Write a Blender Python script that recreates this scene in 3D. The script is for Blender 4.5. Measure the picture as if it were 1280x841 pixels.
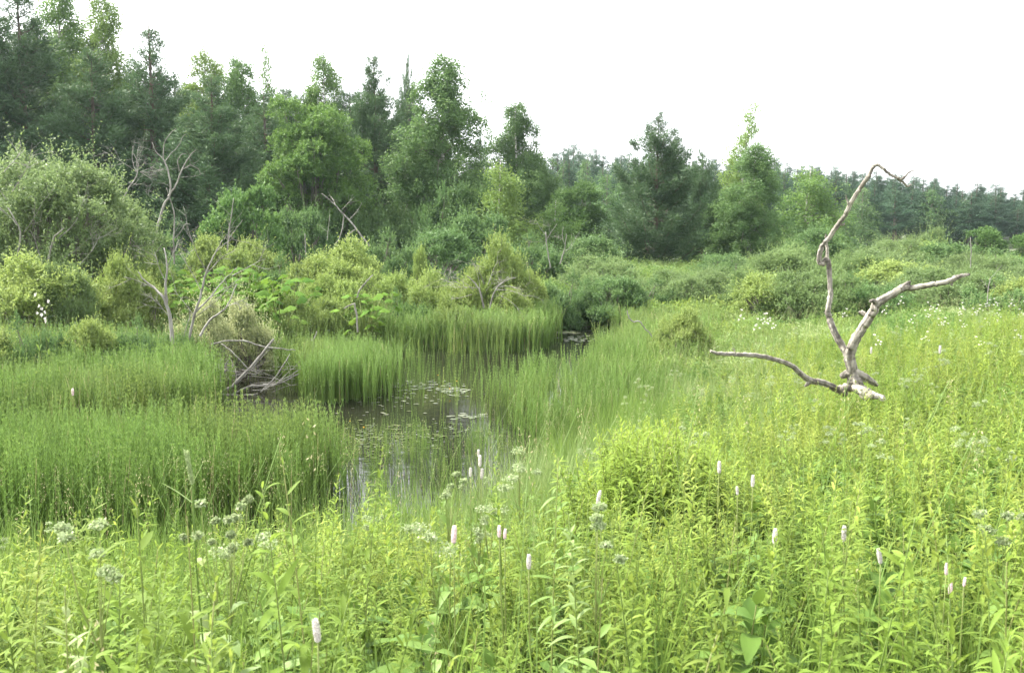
import bpy, math, random
import numpy as np
from mathutils import Vector
R = math.radians
sc = bpy.context.scene
for o in list(bpy.data.objects): bpy.data.objects.remove(o)

# ------------------------------------------------------------------ camera, sky, sun, exposure
F = 1200.0; HOR = 290.0; CX, CY = 640.0, 420.5; CAMZ = 3.2
PITCH = math.atan((CY - HOR) / F)
cam_d = bpy.data.cameras.new('camera'); cam = bpy.data.objects.new('camera', cam_d)
sc.collection.objects.link(cam); sc.camera = cam
cam.location = (0, 0, CAMZ); cam.rotation_euler = (math.pi/2 - PITCH, 0, 0)
cam_d.sensor_width = 36; cam_d.lens = F*36/1280; cam_d.clip_start = 0.05; cam_d.clip_end = 3000
cam_d.dof.use_dof = True; cam_d.dof.focus_distance = 11.0; cam_d.dof.aperture_fstop = 9.0

SUN_EL, SUN_AZ = R(48), R(-62)        # azimuth from +Y towards +X (negative = left of the view)
w = bpy.data.worlds.new('World'); sc.world = w; w.use_nodes = True
nt = w.node_tree; bg = nt.nodes['Background']
sky = nt.nodes.new('ShaderNodeTexSky'); sky.sky_type = 'NISHITA'; sky.sun_disc = False
sky.sun_elevation = SUN_EL; sky.sun_rotation = SUN_AZ
sky.air_density = 1.0; sky.dust_density = 6.0; sky.ozone_density = 1.0
hs = nt.nodes.new('ShaderNodeHueSaturation'); hs.inputs['Saturation'].default_value = 0.12
nt.links.new(sky.outputs[0], hs.inputs['Color'])
veil = nt.nodes.new('ShaderNodeMix'); veil.data_type = 'RGBA'; veil.inputs[0].default_value = .5      # thin even cloud over the clear sky
veil.inputs[7].default_value = (5.6, 5.8, 6.0, 1); nt.links.new(hs.outputs[0], veil.inputs[6]); nt.links.new(veil.outputs[2], bg.inputs[0])
bg.inputs[1].default_value = 0.15
sd = bpy.data.lights.new('sun', 'SUN'); sun = bpy.data.objects.new('sun', sd); sc.collection.objects.link(sun)
sd.energy = 3.0; sd.angle = R(6); sd.color = (1.0, 0.95, 0.86)
sv = Vector((math.sin(SUN_AZ)*math.cos(SUN_EL), math.cos(SUN_AZ)*math.cos(SUN_EL), math.sin(SUN_EL)))
sun.rotation_euler = sv.to_track_quat('Z', 'Y').to_euler()
sc.view_settings.view_transform = 'Standard'; sc.view_settings.look = 'None'
sc.view_settings.gamma = 1.0; sc.view_settings.exposure = 2.05
sc.view_settings.use_curve_mapping = False
sc.render.engine = 'CYCLES'
sc.cycles.max_bounces = 7; sc.cycles.diffuse_bounces = 3; sc.cycles.transmission_bounces = 4
sc.cycles.transparent_max_bounces = 4; sc.cycles.volume_bounces = 0
sc.cycles.use_denoising = True
HAZE = 0.00021

# ------------------------------------------------------------------ helpers
rng = np.random.default_rng(7)
def ray(px, py):
    u = (px - CX)/F; v = (CY - py)/F
    c, s = math.cos(PITCH), math.sin(PITCH)
    return np.array([u, c + v*s, -s + v*c])
def at(px, py, Y):
    d = ray(px, py); return np.array([0, 0, CAMZ]) + d*(Y/d[1])
def on_z(px, py, z=0.0):
    d = ray(px, py); t = (z - CAMZ)/d[2]; return np.array([d[0]*t, d[1]*t])

WATER = np.array([on_z(*p) for p in [(-420,725),(0,735),(300,725),(470,672),(590,632),(700,572),(800,505),(850,455),
    (850,430),(800,415),(770,406),(705,403),(655,410),(560,414),(420,420),(330,432),(262,462),(200,500),(100,515),(-60,525),(-500,530)]])
def in_poly(x, y, P):
    ins = np.zeros(x.shape, bool); n = len(P)
    for i in range(n):
        x1, y1 = P[i]; x2, y2 = P[(i+1) % n]
        c = ((y1 > y) != (y2 > y)) & (x < (x2-x1)*(y-y1)/((y2-y1) if y2 != y1 else 1e-9) + x1)
        ins ^= c
    return ins
def dist_poly(x, y, P):
    d = np.full(x.shape, 1e9); n = len(P)
    for i in range(n):
        a = P[i]; b = P[(i+1) % n]; e = b - a
        t = np.clip(((x-a[0])*e[0] + (y-a[1])*e[1])/(e@e), 0, 1)
        d = np.minimum(d, np.hypot(x-a[0]-t*e[0], y-a[1]-t*e[1]))
    return d
def sst(t): t = np.clip(t, 0, 1); return t*t*(3-2*t)
def bumps(x, y, s=1.0):
    return (np.sin(x*1.3*s+1.7)*np.cos(y*1.1*s+.3) + .6*np.sin(x*2.7*s+y*1.9*s) + .4*np.cos(y*4.1*s-x*3.3*s))/2
def ground(x, y):
    x = np.asarray(x, float); y = np.asarray(y, float)
    sgn = np.where(in_poly(x, y, WATER), -1, 1); d = dist_poly(x, y, WATER)*sgn
    B = .32 + .42*(1-sst((y-13)/14)) + .75*np.exp(-(np.clip(y, 0, None)/7.5)**2) + .22*sst((x-2)/5)*sst((y-3)/8)*(1-sst((y-14)/12))
    h = np.where(d > 0, sst(d/7)*B + .03, -.45*sst(-d/1.2))
    h = h + np.where(d > .4, .06*bumps(x, y), 0)
    h = h + .028*np.clip(y-95, 0, 200) + .03*np.clip(-x-10, 0, 60)*sst((y-35)/30)
    return h

class MB:
    """collects tubes and leaves into one mesh"""
    def __init__(s): s.v=[]; s.q=[]; s.t=[]; s.qm=[]; s.tm=[]; s.tint=[]; s.n=0
    def add(s, v, quads=None, tris=None, mat=0, tint=.5):
        v = np.asarray(v, float).reshape(-1, 3); s.v.append(v)
        s.tint.append(np.broadcast_to(np.asarray(tint, float), (len(v),)))
        if quads is not None and len(quads): s.q.append(np.asarray(quads)+s.n); s.qm.append(np.full(len(quads), mat))
        if tris is not None and len(tris): s.t.append(np.asarray(tris)+s.n); s.tm.append(np.full(len(tris), mat))
        s.n += len(v)
    def tube(s, pts, rad, n=5, mat=0, tint=.5, rough=0, grain=0):
        pts = np.asarray(pts, float); m = len(pts); rad = np.broadcast_to(np.asarray(rad, float), (m,))
        tg = np.gradient(pts, axis=0); tg /= np.linalg.norm(tg, axis=1)[:, None]+1e-9
        ref = np.array([0, 0, 1.]) if abs(tg[0][2]) < .8 else np.array([1., 0, 0])
        V = []; a = np.arange(n)*2*np.pi/n
        gr = rng.random(n); GT = []
        u = np.cross(tg[0], ref); u /= np.linalg.norm(u)
        for i in range(m):
            u = u - tg[i]*(u@tg[i]); u /= np.linalg.norm(u)+1e-9; b = np.cross(tg[i], u)
            rr = rad[i]*(1+rough*rng.uniform(-1, 1, n)+grain*(gr-.5)); GT.append(gr.copy()); gr = np.clip(gr+rng.normal(size=n)*.16, 0, 1)
            V.append(pts[i] + (np.cos(a)*rr)[:, None]*u + (np.sin(a)*rr)[:, None]*b)
        V.append(pts[-1][None]+tg[-1]*rad[-1]*.6); V = np.concatenate(V); Q = []
        for i in range(m-1):
            for k in range(n): Q.append((i*n+k, i*n+(k+1) % n, (i+1)*n+(k+1) % n, (i+1)*n+k))
        T = [((m-1)*n+k, (m-1)*n+(k+1) % n, m*n) for k in range(n)]
        s.add(V, Q, T, mat, np.append(np.concatenate(GT), .5) if grain else tint)
    def leaves(s, p, d, up, L, W, mat=0, tint=None, fold=.15):
        """one bent diamond per leaf"""
        N = len(p); d = d/(np.linalg.norm(d, axis=1)[:, None]+1e-9)
        sd_ = np.cross(d, up); sd_ /= np.linalg.norm(sd_, axis=1)[:, None]+1e-9
        nn = np.cross(sd_, d); L = np.broadcast_to(L, (N,))[:, None]; W = np.broadcast_to(W, (N,))[:, None]
        V = np.stack([p, p+d*L*.45+sd_*W/2+nn*L*fold, p+d*L, p+d*L*.45-sd_*W/2+nn*L*fold], 1).reshape(-1, 3)
        if tint is None: tint = rng.uniform(0, 1, N)
        s.add(V, np.arange(N*4).reshape(N, 4), None, mat, np.repeat(tint, 4))
    def blades(s, p, d, up, L, W, droop=.3, segs=4, mat=0, tint=None, prof=None, fold=.25):
        """long leaves of several segments, V-shaped across, bending down"""
        N = len(p); d = d/(np.linalg.norm(d, axis=1)[:, None]+1e-9)
        sd_ = np.cross(d, up); sd_ /= np.linalg.norm(sd_, axis=1)[:, None]+1e-9
        nn = np.cross(sd_, d); L = np.broadcast_to(L, (N,))[:, None]; W = np.broadcast_to(W, (N,))[:, None]
        droop = np.broadcast_to(droop, (N,))[:, None]
        ts = np.linspace(0, 1, segs+1)
        if prof is None: prof = lambda t: (np.sin(np.pi*t**.75))**.8
        secs = []
        for t in ts:
            wv = W/2*max(prof(min(t+.0, 1)), .06 if t < .5 else .0)
            c = p + d*L*t - np.array([0, 0, 1.])*droop*L*t*t
            secs += [c+sd_*wv+nn*wv*fold, c, c-sd_*wv+nn*wv*fold]
        V = np.stack(secs, 1); K = V.shape[1]; Q = []
        base = (np.arange(N)*K)[:, None]
        for i in range(segs):
            a = i*3
            Q += [base+np.array([[a, a+1, a+4, a+3]]), base+np.array([[a+1, a+2, a+5, a+4]])]
        if tint is None: tint = rng.uniform(0, 1, N)
        s.add(V.reshape(-1, 3), np.concatenate(Q), None, mat, np.repeat(tint, K))
    def mesh(s, name, mats):
        me = bpy.data.meshes.new(name); V = np.concatenate(s.v)
        q = np.concatenate(s.q) if s.q else np.zeros((0, 4), int); t = np.concatenate(s.t) if s.t else np.zeros((0, 3), int)
        me.vertices.add(len(V)); me.vertices.foreach_set('co', V.ravel().astype(np.float32))
        me.loops.add(q.size+t.size); me.loops.foreach_set('vertex_index', np.concatenate([q.ravel(), t.ravel()]).astype(np.int32))
        me.polygons.add(len(q)+len(t))
        st = np.concatenate([np.arange(len(q))*4, len(q)*4+np.arange(len(t))*3]).astype(np.int32)
        me.polygons.foreach_set('loop_start', st)
        mi = np.concatenate([np.concatenate(s.qm) if s.qm else np.zeros(0), np.concatenate(s.tm) if s.tm else np.zeros(0)]).astype(np.int32)
        me.polygons.foreach_set('material_index', mi)
        for m in mats: me.materials.append(m)
        at_ = me.attributes.new('tint', 'FLOAT', 'POINT'); at_.data.foreach_set('value', np.concatenate(s.tint).astype(np.float32))
        me.update(calc_edges=True); me.shade_smooth(); return me
    def build(s, name, mats, parent=None, link=True):
        o = bpy.data.objects.new(name, s.mesh(name, mats if isinstance(mats, (list, tuple)) else [mats]))
        if link: sc.collection.objects.link(o)
        if parent: o.parent = parent
        return o
def tag(o, label=None, cat=None, group=None, kind=None):
    if label: o['label'] = label
    if cat: o['category'] = cat
    if group: o['group'] = group
    if kind: o['kind'] = kind
    return o
def empty(name, loc=(0,0,0), rz=0, sca=(1,1,1)):
    o = bpy.data.objects.new(name, None); o.empty_display_size = .2
    sc.collection.objects.link(o); o.location = loc; o.rotation_euler = (0, 0, rz); o.scale = sca; return o
def copy_tree(o, parent=None):
    c = o.copy(); sc.collection.objects.link(c); c.parent = parent
    for ch in list(o.children): copy_tree(ch, c)
    return c
def rdir(n):
    v = rng.normal(size=(n, 3)); return v/np.linalg.norm(v, axis=1)[:, None]
def unit(v): v = np.asarray(v, float); return v/(np.linalg.norm(v)+1e-9)

# ------------------------------------------------------------------ materials
def leafmat(name, c1, c2, c3=None, tr=.35, rough=.55, spec=.25, var=.12, patch=None):
    """c1..c2 across leaves (tint attribute), whole plants drift towards c3"""
    m = bpy.data.materials.new(name); m.use_nodes = True; n = m.node_tree; N = n.nodes; Lk = n.links
    b = N['Principled BSDF']; out = N['Material Output']
    at_ = N.new('ShaderNodeAttribute'); at_.attribute_name = 'tint'
    mx = N.new('ShaderNodeMix'); mx.data_type = 'RGBA'; mx.inputs[6].default_value = (*c1, 1); mx.inputs[7].default_value = (*c2, 1)
    Lk.new(at_.outputs['Fac'], mx.inputs[0]); col = mx.outputs[2]
    oi = N.new('ShaderNodeObjectInfo')
    if c3:
        m3 = N.new('ShaderNodeMix'); m3.data_type = 'RGBA'; m3.inputs[7].default_value = (*c3, 1); Lk.new(col, m3.inputs[6])
        mr = N.new('ShaderNodeMapRange'); mr.inputs[1].default_value = .35; mr.inputs[4].default_value = .8
        Lk.new(oi.outputs['Random'], mr.inputs[0]); Lk.new(mr.outputs[0], m3.inputs[0]); col = m3.outputs[2]
    if patch:
        g = N.new('ShaderNodeNewGeometry'); nz = N.new('ShaderNodeTexNoise'); nz.inputs['Scale'].default_value = patch[0]; nz.inputs['Detail'].default_value = 2
        Lk.new(g.outputs['Position'], nz.inputs['Vector'])
        mr2 = N.new('ShaderNodeMapRange'); mr2.inputs[1].default_value = .40; mr2.inputs[2].default_value = .56
        Lk.new(nz.outputs['Fac'], mr2.inputs[0])
        m4 = N.new('ShaderNodeMix'); m4.data_type = 'RGBA'; m4.inputs[7].default_value = (*patch[1], 1)
        Lk.new(mr2.outputs[0], m4.inputs[0]); Lk.new(col, m4.inputs[6]); col = m4.outputs[2]
    hv = N.new('ShaderNodeHueSaturation'); Lk.new(col, hv.inputs['Color'])
    mr = N.new('ShaderNodeMapRange'); mr.inputs[3].default_value = 1-var; mr.inputs[4].default_value = 1+var
    ml = N.new('ShaderNodeMath'); ml.operation = 'MULTIPLY'; ml.inputs[1].default_value = 7.31
    fr = N.new('ShaderNodeMath'); fr.operation = 'FRACT'
    Lk.new(oi.outputs['Random'], ml.inputs[0]); Lk.new(ml.outputs[0], fr.inputs[0]); Lk.new(fr.outputs[0], mr.inputs[0]); Lk.new(mr.outputs[0], hv.inputs['Value'])
    Lk.new(hv.outputs[0], b.inputs['Base Color']); b.inputs['Roughness'].default_value = rough
    b.inputs['Specular IOR Level'].default_value = spec
    t = N.new('ShaderNodeBsdfTranslucent'); hy = N.new('ShaderNodeHueSaturation'); hy.inputs['Hue'].default_value = .488; hy.inputs['Value'].default_value = 1.15
    Lk.new(hv.outputs[0], hy.inputs['Color']); Lk.new(hy.outputs[0], t.inputs['Color'])
    ms = N.new('ShaderNodeMixShader'); ms.inputs[0].default_value = tr
    Lk.new(b.outputs[0], ms.inputs[1]); Lk.new(t.outputs[0], ms.inputs[2]); Lk.new(ms.outputs[0], out.inputs['Surface'])
    return m
def barkmat(name, c1, c2, scale=6, stretch=(1, 1, .25), bump=.4, rough=.85, lo=.35, hi=.65):
    m = bpy.data.materials.new(name); m.use_nodes = True; n = m.node_tree; N = n.nodes; Lk = n.links; b = N['Principled BSDF']
    tc = N.new('ShaderNodeTexCoord'); mp = N.new('ShaderNodeMapping'); mp.inputs['Scale'].default_value = stretch
    nz = N.new('ShaderNodeTexNoise'); nz.inputs['Scale'].default_value = scale; nz.inputs['Detail'].default_value = 6
    Lk.new(tc.outputs['Object'], mp.inputs[0]); Lk.new(mp.outputs[0], nz.inputs['Vector'])
    mr = N.new('ShaderNodeMapRange'); mr.inputs[1].default_value = lo; mr.inputs[2].default_value = hi; Lk.new(nz.outputs['Fac'], mr.inputs[0])
    mx = N.new('ShaderNodeMix'); mx.data_type = 'RGBA'; mx.inputs[6].default_value = (*c1, 1); mx.inputs[7].default_value = (*c2, 1)
    Lk.new(mr.outputs[0], mx.inputs[0]); Lk.new(mx.outputs[2], b.inputs['Base Color']); b.inputs['Roughness'].default_value = rough
    bp = N.new('ShaderNodeBump'); bp.inputs['Strength'].default_value = bump; bp.inputs['Distance'].default_value = .02
    Lk.new(nz.outputs['Fac'], bp.inputs['Height']); Lk.new(bp.outputs[0], b.inputs['Normal']); return m

M = {}
M['pine'] = leafmat('pine_needles', (.042,.090,.038), (.105,.170,.070), (.070,.130,.050), tr=.24, rough=.6)
M['pine_far'] = leafmat('far_pine_needles', (.030,.075,.040), (.075,.135,.065), (.045,.095,.05), tr=.2, rough=.6, var=.25)
M['birch'] = leafmat('birch_leaves', (.075,.15,.04), (.15,.25,.06), (.16,.24,.055), tr=.38)
M['birch_lush'] = leafmat('lush_birch_leaves', (.068,.14,.042), (.125,.21,.065), None, tr=.38)
M['willow_tree'] = leafmat('crack_willow_leaves', (.07,.15,.035), (.155,.265,.06), None, tr=.35)
M['dark_bush'] = leafmat('dark_bush_leaves', (.05,.12,.03), (.12,.21,.055), None, tr=.32)
M['grey_bush'] = leafmat('grey_willow_leaves', (.10,.165,.06), (.215,.30,.11), (.135,.22,.065), tr=.38, spec=.3)
M['yellow_bush'] = leafmat('yellow_willow_leaves', (.13,.20,.045), (.31,.39,.115), (.19,.28,.07), tr=.35)
M['mid_bush'] = leafmat('mid_bush_leaves', (.065,.135,.045), (.145,.235,.075), (.09,.175,.055), tr=.32)
M['flowering'] = leafmat('cream_shrub_leaves', (.15,.21,.07), (.52,.54,.28), None, tr=.3)
M['herb'] = leafmat('herb_leaves', (.13,.20,.034), (.25,.32,.06), (.275,.325,.075), tr=.45, rough=.6, spec=.12, var=.2, patch=(.6, (.155,.235,.04)))
M['herb_far'] = leafmat('meadow_leaves', (.13,.21,.045), (.22,.29,.06), (.19,.25,.07), tr=.4, rough=.6, spec=.15, var=.22, patch=(.25, (.11,.20,.05)))
M['herb_stem'] = leafmat('herb_stems', (.16,.24,.06), (.24,.24,.09), None, tr=.15)
M['broad'] = leafmat('broad_leaves', (.06,.13,.025), (.12,.20,.035), None, tr=.3, spec=.15)
M['hog'] = leafmat('hogweed_leaves', (.06,.135,.02), (.115,.20,.03), None, tr=.35, rough=.9, spec=.1)
M['grass'] = leafmat('grass_blades', (.13,.215,.06), (.22,.305,.10), (.29,.34,.15), tr=.35, rough=.55, spec=.25, patch=(.4, (.15,.24,.05)))
M['reed'] = leafmat('horsetail_stems', (.12,.185,.042), (.25,.33,.08), (.125,.20,.055), tr=.38, rough=.6, var=.2, patch=(.35, (.15,.25,.055)))
M['umbel'] = leafmat('meadowsweet_heads', (.22,.30,.12), (.35,.40,.23), None, tr=.3)
M['white'] = leafmat('white_petals', (.60,.55,.52), (.80,.79,.76), None, tr=.4, var=.03)
M['pink'] = leafmat('pale_pink_florets', (.76,.60,.62), (.82,.76,.76), None, tr=.4, var=.03)
M['dry'] = leafmat('dry_grass_heads', (.38,.34,.17), (.48,.43,.25), None, tr=.3)
M['pad'] = leafmat('floating_leaves', (.04,.055,.02), (.13,.145,.075), None, tr=.0, rough=.45, spec=.6)
M['scum'] = leafmat('pond_weed', (.035,.045,.015), (.065,.075,.025), None, tr=.0, rough=.7, spec=.1)
M['yellow_petal'] = leafmat('yellow_petals', (.75,.42,.03), (.8,.55,.05), None, tr=.2)
M['bark_pine'] = barkmat('pine_bark', (.06,.048,.038), (.13,.085,.06), 5)
M['bark_birch'] = barkmat('birch_bark', (.10,.09,.08), (.46,.44,.40), 4, (.4, .4, 2.5), lo=.42, hi=.5)
M['bark'] = barkmat('grey_bark', (.09,.075,.06), (.19,.165,.14), 6)
M['dead'] = barkmat('bleached_wood', (.12,.11,.095), (.28,.265,.235), 9, (1, 1, .35), bump=.5)
M['drift'] = barkmat('weathered_driftwood', (.085,.072,.056), (.27,.245,.205), 11, (1.3, 1.3, .5), bump=1.0, lo=.33, hi=.60)
_n = M['drift'].node_tree; _a = _n.nodes.new('ShaderNodeAttribute'); _a.attribute_name = 'tint'; _m = _n.nodes.new('ShaderNodeMix'); _m.data_type = 'RGBA'; _m.blend_type = 'MULTIPLY'; _m.inputs[0].default_value = 1
_r = _n.nodes.new('ShaderNodeMapRange'); _r.inputs[3].default_value = .45; _r.inputs[4].default_value = 1.45; _n.links.new(_a.outputs['Fac'], _r.inputs[0])
_b = _n.nodes['Principled BSDF']; _n.links.new(_b.inputs['Base Color'].links[0].from_socket, _m.inputs[6]); _n.links.new(_r.outputs[0], _m.inputs[7]); _n.links.new(_m.outputs[2], _b.inputs['Base Color'])
M['drift_cut'] = barkmat('pale_broken_wood', (.24,.21,.17), (.42,.39,.33), 12)

# ------------------------------------------------------------------ ground and water
def geo(a, b, n): return np.geomspace(a, b, n)
ys = np.concatenate([-geo(60, 10.6, 10), np.arange(-10, 46, .22), geo(46.3, 240, 44)])
xs = np.concatenate([-geo(230, 26, 36), np.arange(-25.5, 25.6, .25), geo(26, 230, 36)])
X, Y = np.meshgrid(xs, ys); Z = ground(X, Y)
g = MB(); ny, nx = X.shape; idx = np.arange(ny*nx).reshape(ny, nx)
g.add(np.stack([X, Y, Z], -1).reshape(-1, 3), np.stack([idx[:-1, :-1], idx[:-1, 1:], idx[1:, 1:], idx[1:, :-1]], -1).reshape(-1, 4))
gm = barkmat('soil_and_moss', (.045,.042,.025), (.07,.10,.03), 1.6, (1, 1, 1), bump=.6)
tag(g.build('ground', gm), kind='structure')
wm = bpy.data.materials.new('pond_water'); wm.use_nodes = True; N = wm.node_tree.nodes; b = N['Principled BSDF']
b.inputs['Base Color'].default_value = (.012, .012, .008, 1); b.inputs['Roughness'].default_value = .06; b.inputs['IOR'].default_value = 1.33; b.inputs['Specular IOR Level'].default_value = .34
nz = N.new('ShaderNodeTexNoise'); nz.inputs['Scale'].default_value = 3.5; nz.inputs['Detail'].default_value = 3
bp = N.new('ShaderNodeBump'); bp.inputs['Strength'].default_value = .12; bp.inputs['Distance'].default_value = .03
tc = N.new('ShaderNodeTexCoord'); wm.node_tree.links.new(tc.outputs['Object'], nz.inputs['Vector'])
wm.node_tree.links.new(nz.outputs['Fac'], bp.inputs['Height']); wm.node_tree.links.new(bp.outputs[0], b.inputs['Normal'])
wb = MB(); xs2 = np.linspace(-22, 12, 12); ys2 = np.linspace(6, 44, 12); X2, Y2 = np.meshgrid(xs2, ys2); i2 = np.arange(144).reshape(12, 12)
wb.add(np.stack([X2, Y2, X2*0+.012], -1).reshape(-1, 3), np.stack([i2[:-1, :-1], i2[:-1, 1:], i2[1:, 1:], i2[1:, :-1]], -1).reshape(-1, 4))
tag(wb.build('pond_water', wm), kind='structure')

# ------------------------------------------------------------------ trees
def pine_parts(H, Rw, seed, dense=1.0, clear=.0, tuft=.32, blades=17, open_=False):
    global rng
    rng = np.random.default_rng(seed); tr = MB(); cr = MB()
    lean = rng.normal(size=2)*.006*H
    zt = np.linspace(-.3, H*.985, 12); tp = np.stack([lean[0]*(zt/H)**2, lean[1]*(zt/H)**2, zt], 1)
    tr.tube(tp, np.interp(zt, [0, H], [.018*H, .012]), 7, 0)
    P = []; D = []; TS = []
    nw = int(H/ (.42 if not open_ else .5)); hs_ = H*(clear+.04)+(H*.95-H*(clear+.04))*np.linspace(0, 1, nw)
    for z in hs_:
        t = z/H; r = Rw*(1.02-t)**(.95 if not open_ else .85)*min(1, .55+t*2.2)
        for k in range(int(rng.integers(4, 7))):
            if rng.random() > .93*dense**.3: continue
            a = rng.uniform(0, 2*np.pi); L = r*rng.uniform(.7, 1.3)+.08
            el = rng.uniform(.0, .3)+t*.55
            d = np.array([np.cos(a)*np.cos(el), np.sin(a)*np.cos(el), np.sin(el)])
            s0 = np.array([np.interp(z, zt, tp[:, 0]), np.interp(z, zt, tp[:, 1]), z+rng.uniform(-.15, .15)])
            s = np.linspace(0, 1, 5)[:, None]; up = np.array([0, 0, 1.])*L*.22
            pts = s0 + d*L*s - np.array([0, 0, .12*L])*np.sin(s*np.pi)+up*s**3
            tr.tube(pts, np.linspace(.012*L+.012, .006, 5), 4, 0)
            nt_ = max(3 if t < .85 else 1, int(L*8.5*dense))
            for j in range(nt_):
                f = rng.uniform(.28, 1.0) if j else 1.0
                q = np.array([np.interp(f, s[:, 0], pts[:, c]) for c in range(3)])
                sdv = np.cross(d, [0, 0, 1.])*rng.choice([-1, 1])*rng.uniform(.1, .38)*L*(1.15-f)+np.array([0, 0, rng.uniform(-.03, .18)*L*.5])
                TS.append(np.interp(t, [.6, 1], [1, .5])); P.append(q+sdv); D.append(unit(d+unit(sdv)*.5*rng.random()+np.array([0, 0, .55])))
    for k in range(3): TS.append(.5); P.append(tp[-1]-[0, 0, k*.25]); D.append(np.array([0, 0, 1.]))
    P = np.array(P); D = np.array(D); n = len(P)
    tb = rng.uniform(0, 1, n)
    TS = np.repeat(np.array(TS), blades); p = np.repeat(P, blades, 0)+rng.normal(size=(n*blades, 3))*.13*TS[:, None]; dd = np.repeat(D, blades, 0)+rdir(n*blades)*1.1
    cr.leaves(p, dd, rdir(n*blades), rng.uniform(.6, 1.1, n*blades)*tuft*TS, tuft*.17*TS, 0, np.clip(np.repeat(tb, blades)*.7+rng.uniform(0, .3, n*blades), 0, 1), fold=.05)
    return tr, cr
def birch_parts(H, Rw, seed, nl=26000, leaf=.13, base=.06, droop=.5, sparse_top=0, shape=1.0):
    global rng
    rng = np.random.default_rng(seed); tr = MB(); cr = MB()
    lean = rng.normal(size=2)*.025*H; zt = np.linspace(-.3, H*.98, 12)
    tp = np.stack([lean[0]*(zt/H)**2+.04*np.sin(zt), lean[1]*(zt/H)**2, zt], 1)
    tr.tube(tp, np.interp(zt, [0, H], [.013*H, .01]), 7, 0)
    nb = int(H*9); P = []; D = []; Wt = []
    for i in range(nb):
        t = base+(.97-base)*((i+rng.random())/nb); z = t*H
        r = Rw*(np.sin(np.pi*min(1, (1-t)**.95*.62+.015))**shape)*1.08*rng.uniform(.4, 1.25)
        a = rng.uniform(0, 2*np.pi); el = rng.uniform(.35, .95)
        L = r/np.cos(el)*.9+.1
        d = np.array([np.cos(a)*np.cos(el), np.sin(a)*np.cos(el), np.sin(el)])
        s = np.linspace(0, 1, 5)[:, None]; s0 = np.array([np.interp(z, zt, tp[:, 0]), np.interp(z, zt, tp[:, 1]), max(z-L*.35, .2)])
        pts = s0+d*L*s-np.array([0, 0, droop*L])*s**3
        tr.tube(pts, np.linspace(.01*L+.008, .004, 5), 4, 1)
        for j in range(int(4+L*5)):
            f = rng.uniform(.3, 1)**.8; q = np.array([np.interp(f, s[:, 0], pts[:, c]) for c in range(3)])
            q = q+rng.normal(size=3)*.13*L; P.append(q); D.append(unit(d*.4+np.array([0, 0, -droop*1.4])+rng.normal(size=3)*.3))
            Wt.append((.7 if (sparse_top and t > 1-sparse_top) else 1)*rng.uniform(.3, 1.3)*(.22+r/Rw))
    P = np.array(P); D = np.array(D); Wt = np.array(Wt); Wt /= Wt.sum(); n = len(P)
    pick = rng.choice(n, nl, p=Wt); sl = rng.uniform(0, 1, nl)
    p = P[pick]+D[pick]*(sl*rng.uniform(.2, .75, n)[pick])[:, None]+rng.normal(size=(nl, 3))*.15
    tb = rng.uniform(0, 1, n)
    cr.leaves(p, rdir(nl)+D[pick]*.5, rdir(nl), rng.uniform(.7, 1.25, nl)*leaf, leaf*.62, 0, np.clip(tb[pick]*.6+rng.uniform(0, .4, nl), 0, 1))
    return tr, cr
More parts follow.
